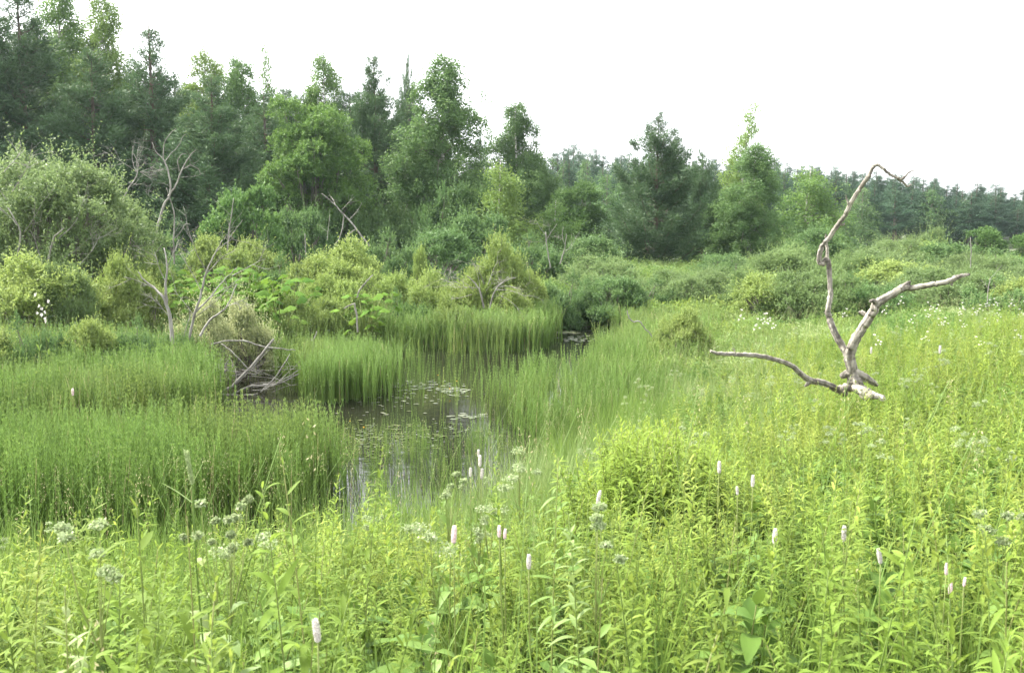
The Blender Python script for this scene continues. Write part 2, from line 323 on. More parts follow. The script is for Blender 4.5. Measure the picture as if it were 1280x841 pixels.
def lobed_parts(H, Rw, seed, nlobes=22, shoots=2200, per=12, leaf=.09, lw=.3, stems=6, wild=.35, low=.0, trunk=None, lsize=.42, flat=1.0, rag=1.0):
    """shrub or round-headed tree: shoots with leaves grow out of many uneven lobes round a skeleton of stems"""
    global rng
    rng = np.random.default_rng(seed); tr = MB(); cr = MB(); lobes = []
    for i in range(nlobes):
        a = rng.uniform(0, 2*np.pi); ph = rng.uniform(-.9, 1)
        zz = low*H+(H*(1-low))*(.5+.36*ph*1.0); rr = Rw*np.sqrt(max(0, 1-(max(ph, 0)*.92)**2))*rng.uniform(.3, .92 if rag > .5 else .8)
        lobes.append((np.array([np.cos(a)*rr, np.sin(a)*rr, zz*rng.uniform(.72, 1.06)]), lsize*min(Rw, H/2)*rng.uniform(1-.6*rag, 1+.3*rag)))
    for i in range(stems):
        c, r = lobes[i % nlobes]; s = np.linspace(0, 1, 6)[:, None]; st = np.array([rng.normal()*.1*Rw, rng.normal()*.1*Rw, -.2])
        if trunk: st = np.array([0, 0, 0])+[rng.normal()*.1, rng.normal()*.1, -.3]
        pts = st+(c-st)*s+np.array([0, 0, H*.08])*np.sin(s*np.pi)+rng.normal(size=(6, 3))*.03*Rw*np.sin(s*np.pi)
        tr.tube(pts, np.linspace(.022*H if trunk else .011*H+.01, .012, 6), 6, 0)
    for c, r in lobes:
        for k in range(3):
            a = rdir(1)[0]; a[2] = abs(a[2]); st = np.array([c[0]*.3, c[1]*.3, c[2]*.45])
            tr.tube([st, (st+c)/2+rng.normal(size=3)*.1, c, c+a*r*.9], [.02, .015, .01, .004], 4, 0)
    C = np.array([l[0] for l in lobes]); LR = np.array([l[1] for l in lobes])
    pw = LR**1.6*rng.uniform(1-.65*rag, 1+.4*rag, nlobes); pk = rng.choice(nlobes, shoots, p=pw/pw.sum()); o = rdir(shoots); o[:, 2] = np.where(o[:, 2] < -.3, -o[:, 2], o[:, 2])
    p0 = C[pk]+o*(LR[pk]*rng.uniform(.3, 1.0, shoots)**.45)[:, None]*[1, 1, .8]
    sdir = o*.7+np.array([0, 0, .45])+rng.normal(size=(shoots, 3))*.6; sdir /= np.linalg.norm(sdir, axis=1)[:, None]
    sl = rng.uniform(.12, .36, shoots)*(1+wild*(rng.random(shoots) < .12)*3.2)*min(1, Rw*.5+.25)
    tb = rng.uniform(0, 1, shoots)*.5+rng.uniform(0, .5, nlobes)[pk]
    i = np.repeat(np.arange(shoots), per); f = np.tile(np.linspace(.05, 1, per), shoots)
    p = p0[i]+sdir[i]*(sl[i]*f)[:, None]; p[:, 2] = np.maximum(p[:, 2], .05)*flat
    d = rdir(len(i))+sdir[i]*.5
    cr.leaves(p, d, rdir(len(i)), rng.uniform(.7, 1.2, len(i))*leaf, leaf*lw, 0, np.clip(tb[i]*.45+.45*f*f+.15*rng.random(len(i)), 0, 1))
    return tr, cr

PROTO = {}; WX = dict(pineA=1.2, pineB=1.25, pineC=1.05, birchA=1.25, birchB=1.2, birchS=1.2, farA=1.3, farB=1.25, farC=1.2)
def proto(key, name, parts, H, Rw, mt, mc, mt2=None):
    tr, cr = parts; root = empty(name)
    tr.build('trunk' if 'shrub' not in name else 'stems', [mt, mt2 or mt], root); cr.build('crown' if 'shrub' not in name else 'foliage', mc, root)
    PROTO[key] = [root, H, Rw, False]
def place(key, px, top, wpx, Yd, label, cat, group=None, rz=None, name=None):
    """stand a copy of a prototype on the ground at depth Yd, as tall and wide as seen"""
    root, H, Rw, used = PROTO[key]
    x = (px-CX)/F*Yd*1.0; x = at(px, top, Yd)[0]; gz = float(ground(x, Yd)); zt = at(px, top, Yd)[2]
    o = root if not used else copy_tree(root); PROTO[key][3] = True
    if name: o.name = name
    sz = (zt-gz)/H; sx = (wpx/F*Yd)/(2*Rw)*WX.get(key, 1)
    o.location = (x, Yd, gz-.02); o.scale = (sx, sx, sz); o.rotation_euler = (0, 0, random.uniform(0, 6.28) if rz is None else rz)
    tag(o, label, cat, group); return o
random.seed(5)
proto('pineA', 'pine_tree', pine_parts(13, 3.6, 1, 1.2), 13, 3.4, M['bark_pine'], M['pine'])
proto('pineB', 'pine_tree', pine_parts(13, 3.0, 2, 1.1), 13, 2.9, M['bark_pine'], M['pine'])
proto('pineC', 'pine_tree', pine_parts(10, 3.4, 5, 1.7, .06, open_=True, tuft=.28), 10, 3.5, M['bark_pine'], M['pine'])
proto('birchA', 'birch_tree', birch_parts(14, 2.6, 11, 76000, leaf=.13), 14, 2.6, M['bark_birch'], M['birch'], M['bark'])
proto('birchB', 'birch_tree', birch_parts(13, 3.0, 12, 115000, leaf=.13, droop=.8, base=.03), 13, 3.0, M['bark_birch'], M['birch_lush'], M['bark'])
proto('birchC', 'birch_tree', birch_parts(11, 2.0, 13, 20000, leaf=.15, sparse_top=.4), 11, 2.0, M['bark_birch'], M['birch'], M['bark'])
proto('birchS', 'birch_tree', birch_parts(7, 1.7, 14, 26000, leaf=.115, base=.02), 7, 1.7, M['bark_birch'], M['birch'], M['bark'])
proto('willowT', 'willow_tree', lobed_parts(11, 3.4, 21, 80, 11000, 12, .14, .42, 9, .1, .0, True, .30, rag=.4), 11, 3.3, M['bark'], M['willow_tree'])
proto('roundT', 'alder_tree', lobed_parts(8, 2.6, 22, 44, 4600, 11, .14, .6, 6, .3, .0, True, .34, rag=.4), 8, 2.7, M['bark'], M['dark_bush'])
proto('farA', 'far_pine_tree', pine_parts(16, 2.7, 31, .9, .12, .38, 9), 16, 2.7, M['bark_pine'], M['pine_far'])
proto('farB', 'far_pine_tree', pine_parts(16, 3.1, 32, .8, .25, .38, 9, True), 16, 3.1, M['bark_pine'], M['pine_far'])
proto('farC', 'far_broadleaf_tree', birch_parts(13, 2.8, 33, 9000, .28), 13, 2.8, M['bark'], M['mid_bush'])
# shrubs
proto('greyA', 'willow_shrub', lobed_parts(4.4, 3.0, 41, 75, 8500, 13, .085, .42, 14, .8, .0, lsize=.27), 4.4, 3.1, M['bark'], M['grey_bush'])
proto('greyB', 'willow_shrub', lobed_parts(2.4, 1.6, 42, 30, 2600, 12, .075, .42, 10, .8, lsize=.32), 2.4, 1.7, M['bark'], M['grey_bush'])
proto('yelA', 'willow_shrub', lobed_parts(2.4, 1.6, 43, 34, 2800, 12, .08, .42, 10, .3, lsize=.30), 2.4, 1.7, M['bark'], M['yellow_bush'])
proto('yelB', 'willow_shrub', lobed_parts(2.2, 1.3, 44, 24, 2200, 12, .075, .42, 10, .5, lsize=.32), 2.2, 1.4, M['bark'], M['yellow_bush'])
proto('midA', 'leafy_shrub', lobed_parts(3.0, 2.0, 45, 32, 2700, 11, .10, .5, 8, .6, lsize=.32), 3.0, 2.1, M['bark'], M['mid_bush'])
proto('midB', 'leafy_shrub', lobed_parts(2.6, 2.2, 46, 32, 2700, 11, .095, .45, 8, .6, lsize=.32), 2.6, 2.3, M['bark'], M['mid_bush'])
proto('darkA', 'alder_shrub', lobed_parts(4.2, 2.6, 47, 42, 3200, 10, .14, .65, 8, .4, lsize=.27), 4.2, 2.7, M['bark'], M['dark_bush'])
proto('cream', 'flowering_shrub', lobed_parts(1.6, 1.3, 48, 30, 2200, 10, .06, .5, 9, .5, lsize=.3), 1.6, 1.35, M['bark'], M['flowering'])

G_L = 'trees of the dark wood on the left'
T = [
 ('pineA',-60,-70,200,55,'dark pine at the far left border, cut off by the top of the picture','pine tree'),
 ('pineB',22,-20,170,57,'tall dense dark pine at the left edge behind the big grey willow shrub','pine tree'),
 ('birchA',62,-40,95,63,'light green birch rising above the leftmost dark pines','birch tree'),
 ('birchA',118,-25,80,61,'slender birch with yellow-green leaves, right of the leftmost pines, touching the top edge','birch tree'),
 ('pineA',112,60,170,54,'broad dark pine in front of the slender leftmost birches','pine tree'),
 ('pineB',186,28,140,56,'dark pointed pine with a needle-like tip against the white sky','pine tree'),
 ('birchA',254,52,85,62,'pale yellow-green birch top between the pointed pine and its twin birch','birch tree'),
 ('birchB',303,60,90,62,'pale green birch top left of the thin sparse birch','birch tree'),
 ('pineA',262,92,170,53,'bluish dark pine with a reddish trunk behind the bare forked sapling','pine tree'),
 ('birchC',340,44,45,60,'thin sparse birch whose open top stands alone against the sky','birch tree'),
 ('pineB',330,110,120,57,'dark pine in the shade just left of the big round willow tree','pine tree'),
 ('birchA',407,57,75,64,'green birch top rising behind the big round willow tree','birch tree'),
 ('willowT',388,98,150,52,'big round bright green willow tree with billowing crown','willow tree'),
 ('pineA',468,66,115,58,'tall dark pine between the round willow tree and the weeping birch','pine tree'),
 ('pineC',508,70,56,66,'thin pine leader poking up left of the weeping birch','pine tree'),
 ('birchB',552,58,125,55,'large lush weeping birch, tallest tree of the middle','birch tree'),
 ('birchB',645,116,90,66,'birch with a loose ragged top against the sky, right of the weeping birch','birch tree'),
 ('pineB',600,170,80,70,'dark pine in the gap between the two tall weeping birches','pine tree'),
 ('birchS',622,196,75,50,'small pointed bright green birch in front of the taller birches','birch tree'),
 ('birchS',694,248,58,52,'small yellowish young birch right of the small pointed birch','birch tree'),
 ('roundT',722,214,85,62,'round mid green alder standing left of the lone spreading pine','alder tree'),
 ('pineC',822,144,165,56,'lone spreading pine with visible reddish trunk near the middle','pine tree'),
 ('pineC',880,188,85,62,'smaller open pine touching the right side of the lone spreading pine','pine tree'),
 ('birchC',926,122,60,64,'sparse tall birch top rising over its dense neighbour','birch tree'),
 ('birchB',940,172,95,60,'dense green birch right of the lone spreading pine','birch tree'),
 ('birchS',1008,204,80,66,'yellow-green pointed birch, rightmost birch before the far wood','birch tree'),
 ('roundT',1234,276,62,62,'small round dark green tree at the right in front of the far wood','broadleaf tree'),
 ('roundT',1282,284,50,60,'round green tree cut by the right border','broadleaf tree'),
 ('farC',758,212,42,95,'pale green pointed young tree between the round alder and the lone pine, left one','young tree'),
 ('farC',782,210,36,98,'pale green pointed young tree just left of the lone spreading pine','young tree'),
 ('farC',1078,232,40,105,'pale bluish-green pointed tree seen behind the tall driftwood limb','young tree'),
 ('farC',1058,250,34,100,'short pale green pointed tree just left of the driftwood limb top','young tree'),
]
for k, px, tp_, wd, Yd, lab, cat in T: place(k, px, tp_, wd, Yd, lab, cat)
# the body of the left wood behind its front trees
for i in range(46):
    px = -420+i*21.5+random.uniform(-12, 12); Yd = random.choice([63, 69, 76])+random.uniform(-2, 2)
    top = np.interp(px, [-420, 0, 150, 250, 400, 480, 560, 620], [-40, 20, 70, 100, 120, 110, 130, 190])+random.uniform(-15, 25)
    place('pineA' if i % 2 else 'pineB', px, top, random.uniform(95, 140), Yd, 'dark pine in the closed inner rows of the left wood', 'pine tree', G_L)
for i in range(7):
    place('pineB', -480+i*58+random.uniform(-9, 9), random.uniform(-60, 20), 170, 54+random.uniform(-3, 3), 'dark pine in the closed inner rows of the left wood', 'pine tree', G_L)
# far wood on the rise
for i in range(210):
    row = i % 3; px = 560+(i//3)*12.6+random.uniform(-8, 8); Yd = [128, 142, 158][row]+random.uniform(-5, 5)
    top = np.interp(px, [560, 640, 720, 760, 860, 960, 1040, 1130, 1200, 1280, 1440], [215, 195, 180, 186, 198, 198, 205, 216, 226, 238, 262])+[14, 5, 0][row]+random.uniform(-5, 9)
    k = random.choice(['farA', 'farA', 'farB', 'farB', 'farA', 'farC' if row == 0 else 'farA'])
    lab = 'dark bluish pine in the far wood along the horizon' if k != 'farC' else 'lighter broadleaf tree at the front of the far wood'
    place(k, px, top, random.uniform(38, 60)*(1 if k != 'farC' else .8), Yd, lab, 'pine tree' if k != 'farC' else 'broadleaf tree', 'pines of the far wood' if k != 'farC' else 'broadleaf trees of the far wood')

S = [
 ('greyA',60,186,300,27,'big silvery willow shrub filling the left edge, largest shrub','shrub'),
 ('greyA',150,250,120,31,'grey-green willow shrub at the right flank of the big silvery willow shrub','shrub'),
 ('greyB',-60,215,160,25,'silvery willow shrub beyond the left border','shrub'),
 ('darkA',310,222,125,42,'round dark green alder shrub in front of the wood behind the bare forked sapling','shrub'),
 ('midA',372,262,90,47,'shaded green shrub at the foot of the big round willow tree','shrub'),
 ('midB',235,292,110,40,'low green shrub behind the bare forked sapling','shrub'),
 ('yelA',432,303,118,30,'yellow-green willow shrub, left of the two brightest at the back of the pond','shrub'),
 ('yelB',385,322,80,30.5,'small yellow-green willow shrub beside the hogweed leaves','shrub'),
 ('yelB',320,300,90,33,'pale yellow shrub tips behind the hogweed leaves','shrub'),
 ('yelB',265,295,90,34,'pale yellow shrub behind the dead grey shrub','shrub'),
 ('yelA',619,300,98,29.5,'bright yellow-green willow shrub directly behind the grey twig tangle','shrub'),
 ('yelB',524,308,26,31,'narrow yellow-green shoot standing between the bright willow shrubs','shrub'),
 ('yelA',545,342,95,28.5,'low yellow-green willow shrub behind the back reeds, middle one','shrub'),
 ('yelB',485,342,95,29,'low olive willow shrub behind the back reeds, left one','shrub'),
 ('midA',545,288,120,40,'grey-green shrub below the weeping birch','shrub'),
 ('midB',480,288,110,39,'bluish green shrub at the foot of the tall dark pine','shrub'),
 ('midA',600,268,110,46,'green shrub at the foot of the small pointed birch','shrub'),
 ('midB',660,290,110,43,'green shrub left of the round alder, below the small yellowish birch','shrub'),
 ('midA',735,296,120,44,'green shrub at the foot of the round alder','shrub'),
 ('greyB',752,318,110,38,'pale willow shrub left of the trunk of the lone pine','shrub'),
 ('midA',765,346,100,32,'low greenish willow shrub on the far bank beyond the open channel','shrub'),
 ('midB',700,338,95,32,'low green shrub on the far bank above the open channel','shrub'),
 ('midB',800,345,120,33,'low green shrub in front of the trunk of the lone pine','shrub'),
 ('greyB',868,342,90,33,'small grey-green willow shrub right of the lone pine trunk','shrub'),
 ('yelA',848,388,85,20.5,'pale spreading willow shrub beside the short white branch in the reeds','shrub'),
 ('midA',900,318,90,46,'dull green shrub below the dense green birch','shrub'),
 ('greyA',985,304,135,32,'large grey-green willow shrub left of the driftwood limb','shrub'),
 ('greyB',935,335,80,31,'small grey-green shrub at the left foot of the large willow shrub','shrub'),
 ('greyA',1070,312,130,35,'grey-green willow shrub directly behind the driftwood limb','shrub'),
 ('midA',1020,286,110,48,'green shrub at the foot of the rightmost birch','shrub'),
 ('greyA',1125,294,120,44,'grey-green willow shrub below the far wood, right of the driftwood limb','shrub'),
 ('greyB',1165,283,60,50,'upright greyish shrub in front of the far wood','shrub'),
 ('midA',1190,305,120,42,'green shrub left of the small round dark tree','shrub'),
 ('greyA',1240,318,130,38,'broad grey-green shrub below the small round dark tree','shrub'),
 ('greyB',1285,332,110,33,'grey-green shrub cut by the right border','shrub'),
 ('greyB',1190,352,110,29,'low pale shrub right of the driftwood fork at the meadow edge','shrub'),
 ('greyB',1110,350,95,30,'low pale shrub seen between the driftwood limbs','shrub'),
 ('midB',1370,300,150,40,'green shrub beyond the right border','shrub'),
 ('greyB',82,326,80,21.5,'small yellow-tipped willow shrub in front of the big silvery shrub','shrub'),
 ('yelB',150,318,80,23,'bright yellow-green shrub right of the small yellow-tipped willow','shrub'),
 ('cream',250,383,90,20.4,'cream-tipped flowering shrub at the foot of the dead grey shrub','shrub'),
 ('cream',310,384,80,21.4,'cream-tipped flowering shrub leaning over the heap of dead sticks','shrub'),
]
for k, px, tp_, wd, Yd, lab, cat in S: place(k, px, tp_, wd, Yd, lab, cat)
for i, (a_, b_, w_, Y_) in enumerate([(20,352,90,21),(-40,350,90,21),(130,352,80,22.5),(178,345,70,23.5),(40,392,80,17.5),(-40,400,110,17),(110,398,70,18),(165,395,70,18.5),(395,346,70,28),(440,350,80,28),(470,330,60,30),(580,338,70,29),(655,338,60,30),(350,318,70,31),(200,322,60,26),(300,312,70,32),(225,398,60,19.8),(375,372,60,26.2),(415,372,70,26.4),(510,362,60,27.5),(570,372,60,27),(640,360,60,28)]):
    place(['yelB', 'yelA', 'midB'][(i*2) % 3] if i != 2 else 'yelA', a_, b_, w_*1.15, Y_, 'low yellow-green bush in the layered bank along the left and back of the pond', 'shrub', 'low bushes of the left and back bank')
for i, (a_, b_, w_, Y_) in enumerate([(890,338,80,34),(925,322,90,36),(960,345,90,29),(1005,340,90,28),(1045,345,100,28),(1085,345,90,28),(1130,330,110,33),(1160,335,100,31),(1225,340,110,30),(1262,348,100,27),(1300,350,100,27),(1100,312,90,40),(1210,318,90,39),(1265,312,90,44),(1150,306,90,46),(840,338,80,36),(790,350,70,34),(720,352,70,33)]):
    place(['greyA', 'midB', 'yelB', 'greyB'][i % 4], a_, b_-4, w_*1.3, Y_, 'pale willow bush in the merged scrub belt between the meadow and the far wood', 'shrub', 'bushes of the right scrub belt')
place('yelA', 60, 322, 170, 22, 'wide yellow-green bush covering the foot of the big silvery willow shrub', 'shrub')
# understorey along the foot of the left wood
for i in range(22):
    place(random.choice(['midA', 'midB', 'darkA']), -330+i*44, random.uniform(228, 268), random.uniform(80, 120), random.uniform(50, 56), 'shaded undergrowth shrub along the foot of the left wood', 'shrub', 'undergrowth shrubs of the left wood')

# ------------------------------------------------------------------ dead wood
def path(pts, n=4, jit=0):
    """smooth (Catmull-Rom) path through points"""
    P = np.array(pts, float); P = np.vstack([2*P[0]-P[1], P, 2*P[-1]-P[-2]]); out = []
    for i in range(1, len(P)-2):
        for t in np.linspace(0, 1, n, endpoint=False):
            out.append(.5*((2*P[i])+(-P[i-1]+P[i+1])*t+(2*P[i-1]-5*P[i]+4*P[i+1]-P[i+2])*t*t+(-P[i-1]+3*P[i]-3*P[i+1]+P[i+2])*t**3))
    out.append(P[-2]); out = np.array(out)
    if jit: out[1:-1] += rng.normal(size=(len(out)-2, 3))*jit
    return out
def limb(mb, pr, Yd, n=7, jit=.0022, rough=.07, sides=12, mat=0, thin=.63, grain=0):
    """pr: list of (px, py, radius_px, depth offset)"""
    pts = path([at(a[0], a[1], Yd+a[3]) for a in pr], n, jit)
    rad = np.interp(np.linspace(0, len(pr)-1, len(pts)), range(len(pr)), [a[2]*thin/F*Yd for a in pr])
    mb.tube(pts, rad, sides, mat, rough=rough, grain=grain)
rng = np.random.default_rng(77)
DY = 9.6
root = empty('driftwood_snag', at(1080, 520, DY)); root.location.z = float(ground(root.location.x, DY))
inv = -np.array(root.location)
def dchild(name, segs, mats=None):
    mb = MB()
    for pr in segs: limb(mb, pr, DY, 10, .0026, .05, 22, grain=.22)
    mb.v = [v+inv for v in mb.v]; return mb.build(name, mats or M['drift'], root)
dchild('root_stump', [[(1050,486,7,.12),(1068,483,10,.02),(1082,491,11,-.08),(1090,494,7,-.14),(1105,497,5,-.2)],
                      [(1052,470,6,.1),(1066,466,10,0),(1082,473,8,.05),(1093,479,5,.1),(1097,482,2,.12)],
                      [(1066,466,10,0),(1072,480,11,-.03),(1076,488,9,-.08),(1082,496,8,-.16)]])
dchild('broken_root', [[(1068,482,7,-.02),(1078,489,8.5,-.14),(1089,496,6.5,-.22)], [(1086,491,6,-.18),(1096,495,5.5,-.22),(1105,498,5,-.26)]], M['drift_cut'])
dchild('right_limb', [[(1066,478,10,0),(1065,462,10.5,0),(1062,445,10,0),(1067,428,9.5,-.03),(1078,410,9,-.06),(1090,392,8.5,-.1),(1097,379,8,-.12),(1115,368,7.5,-.15),(1132,359,7.5,-.2),(1140,360,5.5,-.22),(1165,356,5,-.3),(1188,351,5,-.36),(1195,347,4.5,-.38),(1207,344,3,-.42),(1212,343,1.5,-.43)],
                      [(1094,392,6,-.1),(1084,394,4.5,-.05),(1078,391,3.5,-.02),(1074,390,2.5,0)],
                      [(1098,381,6,-.12),(1092,376,4,-.16),(1088,377,2.5,-.18)],
                      [(1126,362,6,-.2),(1134,355,4,-.22),(1138,352,1.8,-.23)],
                      [(1189,351,4,-.36),(1190,357,1.8,-.36)]])
dchild('upright_limb', [[(1064,455,7,.02),(1058,441,7,.05),(1050,428,6.5,.1),(1042,412,6.3,.15),(1037,398,5.8,.2),(1035,388,5.5,.2),(1038,370,5,.22),(1037,352,4.8,.25),(1036,334,4.8,.28),(1033,324,5,.3),(1026,331,3.5,.3)],
                        [(1032,330,4.2,.3),(1025,329,4.6,.3),(1024,322,4.8,.3),(1028,308,4.6,.28),(1037,296,4.5,.25),(1048,280,4.3,.2),(1057,268,4.2,.16),(1066,250,4,.1),(1077,233,3.7,.05),(1086,220,3.6,0),(1092,208,3.4,0),(1098,207,2.8,-.03),(1106,213,2.6,-.06),(1116,220,2.4,-.1),(1126,224,2.3,-.12),(1130,222,2,-.14),(1136,216,1.7,-.16),(1142,213,1,-.18)],
                        [(1122,223,2.2,-.1),(1130,229,2,-.08),(1134,233,1.5,-.05),(1139,231,1.1,-.03)],
                        [(1034,326,3.5,.3),(1034,314,3,.32),(1033,303,2.6,.33),(1032,293,1.2,.34)],
                        [(1050,280,3,.2),(1054,281,2,.18),(1056,279,1,.17)],
                        [(1061,258,2,.12),(1059,250,1.3,.1),(1057,244,.8,.08)]])
dchild('left_limb', [[(1056,492,7,.1),(1046,486,6.8,0),(1030,479,6.3,-.05),(1012,475,6,-.1),(1002,468,5,-.15),(992,459,4.8,-.2),(978,452,4.5,-.25),(960,447,4.2,-.3),(940,444,4,-.35),(918,443,3.7,-.4),(900,442,3.4,-.45),(888,439,2.4,-.48)],
                     [(1014,476,5,-.1),(1009,480,3.5,-.12),(1006,483,1.5,-.13)],
                     [(920,443,2,-.4),(918,438,1.1,-.4),(916,435,.6,-.4)]])
tag(root, 'big weathered driftwood snag with three curved limbs lying on the right meadow', 'driftwood')

def twigs(mb, p, d, L, r, lev, spread=.6, up=.1, kids=3, sides=4):
    s = np.linspace(0, 1, 5)[:, None]; bend = rng.normal(size=3)*.14*L
    pts = p+d*L*s+bend*(s**2)+np.array([0, 0, up*L])*s**2+rng.normal(size=(5, 3))*.015*L*s
    mb.tube(pts, np.linspace(r, r*.45, 5), sides, 0)
    if lev <= 0: return
    for k in range(kids+int(rng.integers(0, 2))):
        f = rng.uniform(.3, 1); q = np.array([np.interp(f, s[:, 0], pts[:, c]) for c in range(3)])
        twigs(mb, q, unit(d+rdir(1)[0]*spread*1.6), L*rng.uniform(.4, .7), r*.55, lev-1, spread, up, kids, sides)
def dead(name, px, py, Yd, segs, extra, label, cat, group=None, lev=1, tl=.5, tr=.008, kids=2, up=.1):
    """traced dead wood: segs of (px,py,r_px,dy), extra = (px,py,dir x,dir z) starting points of random twigs"""
    base = at(px, py, Yd); gz = float(ground(base[0], Yd)); base[2] = max(gz, -.2)
    o = empty(name, base); mb = MB()
    for pr in segs: limb(mb, pr, Yd, 4, .006, .06, 6, thin=.62)
    mb.v = [v-base for v in mb.v]; mb.build('main_stem', M['dead'], o)
    if extra:
        mb = MB()
        for e in extra:
            twigs(mb, at(e[0], e[1], Yd), unit(np.array([e[2], rng.normal()*.4, e[3]])), tl*rng.uniform(.7, 1.3), tr, lev, .7, up, kids)
        mb.v = [v-base for v in mb.v]; mb.build('twigs', M['dead'], o)
    tag(o, label, cat, group); return o
# bare forked sapling
dead('bare_sapling', 190, 330, 33, [[(188,340,3.2,0),(192,305,2.8,0),(198,280,2.6,0),(205,256,2.3,.1),(212,245,2.1,.1),(213,230,1.7,.1),(208,208,1.5,.1),(203,198,1.3,.2),(195,190,1,.2),(190,178,.8,.2)],
    [(204,198,1.2,.2),(205,180,.9,.1),(212,168,.8,0),(220,161,.6,0)], [(206,202,1.1,.2),(214,192,.9,.3),(223,183,.8,.3),(228,172,.7,.3),(232,168,.5,.3)],
    [(210,246,1.8,.1),(220,232,1.5,.2),(226,215,1.4,.2),(233,202,1.1,.3),(240,192,.9,.3),(245,187,.6,.3)],
    [(224,214,1.2,.2),(222,202,.9,.1),(227,193,.7,.1),(233,193,.5,.1)], [(231,210,1,.3),(239,207,.8,.4),(248,212,.7,.4),(251,219,.5,.4)],
    [(218,330,1.7,.5),(217,300,1.5,.5),(218,270,1.3,.5),(213,250,1,.5),(208,235,.7,.5)], [(218,298,1.1,.5),(226,290,.9,.4),(232,280,.7,.4),(238,281,.5,.4)]],
    [(228,212,.7,.3),(213,235,-.5,.6),(195,250,-.8,.3),(219,290,.5,.6),(205,250,-.6,.5),(226,222,.8,.1)], 'tall bare forked sapling standing before the dark wood', 'dead tree')
dead('dead_shrub', 160, 330, 30, [[(133,325,1.8,0),(142,300,1.6,0),(150,272,1.5,0),(158,240,1.2,.1),(170,222,1.1,.2),(172,205,.8,.3),(167,192,.6,.3)]],
    [(170,215,.5*k, .9) for k in (-2, -1, 0, 1, 2)]+[(175,215,.9,.1*k) for k in (-6, -3, 0, 3)]+[(160,228,.6,-.3),(150,270,.6,.6),(140,300,-.6,.8)], 'fan of dead grey twigs rising out of the big willow shrub', 'dead shrub', None, 2, .7, .010, 3)
dead('dead_branches', 30, 330, 24.5, [[(60,330,2,-.6),(66,300,1.6,-.8),(80,285,1.2,-1)],[(20,330,2,-.6),(25,290,1.5,-.9),(10,260,1,-1)]],
    [(x, y, dx, .6) for x, y, dx in ((60,310,.7),(50,320,-.5),(85,320,.6),(20,280,-.6),(30,290,.7),(100,330,.6),(70,330,.5),(8,250,-.3),(15,240,.5),(5,215,.4))], 'tangle of dead grey branches in front of the big silvery willow shrub', 'dead branches', None, 2, .8, .010, 3)
# dead grey shrub near the reeds
dead('dead_shrub', 225, 430, 19.5, [[(216,430,4.2,0),(213,400,3.8,0),(206,375,3.2,0),(195,362,2.2,.1),(180,350,1.4,.2),(173,340,1,.2)],
    [(208,380,3,0),(207,355,2.3,0),(209,330,1.6,0),(205,310,1,.1)], [(236,425,3,0),(243,395,2.6,0),(252,365,2.3,0),(258,340,1.8,0),(270,315,1.2,0),(278,300,.8,0)],
    [(245,390,2.2,0),(262,372,1.7,.1),(280,350,1.2,.2),(296,335,.8,.3)], [(250,420,2.5,.1),(262,400,2,.2),(282,385,1.5,.2),(296,355,1,.3)]],
    [(206,350,-.5,.8),(209,335,.4,.9),(195,362,-.8,.5),(252,365,-.4,.9),(256,345,.6,.7),(270,315,.6,.6),(262,372,.8,.4),(283,383,.9,.3),(243,395,-.5,.8),(258,340,-.3,.9),(240,400,.8,.6),(215,400,-.7,.6),(290,345,.9,.5),(230,420,.3,1)], 'dead grey shrub with spreading bare branches left of the pond', 'dead shrub', None, 2, .65, .009, 3)
# heap of dead sticks at the water edge
rng = np.random.default_rng(5)
stk = [[(262,500,2.4,0),(290,482,2.8,0),(310,462,3,.1),(328,442,2.6,.2),(342,424,2.4,.3)], [(288,494,2,.1),(315,482,1.8,.1),(345,480,1.8,0),(374,467,1.6,0)],
 [(326,490,1.6,0),(345,470,1.6,0),(362,443,1.2,.1)], [(264,430,1.8,.4),(285,426,1.7,.4),(310,427,1.6,.4),(322,432,1.4,.4),(350,436,1.3,.3),(370,438,.9,.3)],
 [(267,475,2,.3),(274,455,1.8,.3),(277,448,1.3,.3)], [(262,480,2.2,.2),(280,465,2,.2),(291,456,1.5,.2)], [(276,476,1.8,.1),(278,458,1.5,.1)],
 [(280,460,1.7,.3),(288,446,1.3,.3)], [(310,461,1.4,.1),(290,440,1.3,.1),(277,430,1.1,.2)], [(330,487,1.4,-.1),(352,476,1.3,-.1),(376,461,.9,0)],
 [(268,492,2,-.1),(300,494,1.8,-.1),(322,492,1.5,-.1)], [(256,455,1.3,.4),(285,463,1.2,.4),(320,468,1,.4)]]
for i, s in enumerate(stk):
    b0 = at(s[0][0], s[0][1], 18.8); o = MB(); limb(o, s, 18.8, 4, .006, .06, 6, thin=.62)
    st_ = o.build('dead_stick', M['dead']); tag(st_, ['thickest slanting dead stick of the heap at the pond edge, pointing up right', 'long pale dead stick lying low to the right of the heap', 'thin upright dead stick at the right end of the heap', 'long horizontal dead branch over the heap of sticks'][i] if i < 4 else 'short dead stick in the heap at the pond edge', 'dead stick', None if i < 4 else 'short sticks of the heap')
mb = MB()
for k in range(26):
    p = at(rng.uniform(262, 375), rng.uniform(455, 492), 18.8+rng.uniform(-.3, .6)); d = unit([rng.normal(), rng.normal()*.6, rng.uniform(-.1, .6)])
    twigs(mb, p-d*.3, d, rng.uniform(.3, .9), .006, 1, .6, 0, 1)
tag(mb.build('brushwood', M['dead']), 'fine dead brushwood at the pond edge', 'brushwood', None, 'stuff')
dead('broken_snag', 446, 410, 23, [[(447,415,1.6,0),(446,395,1.7,0),(443,379,1.8,0)], [(443,380,1.5,0),(436,382,1.3,.1),(430,386,.9,.1)]], [], 'grey broken snag bent at a right angle in the back reeds', 'dead branch')
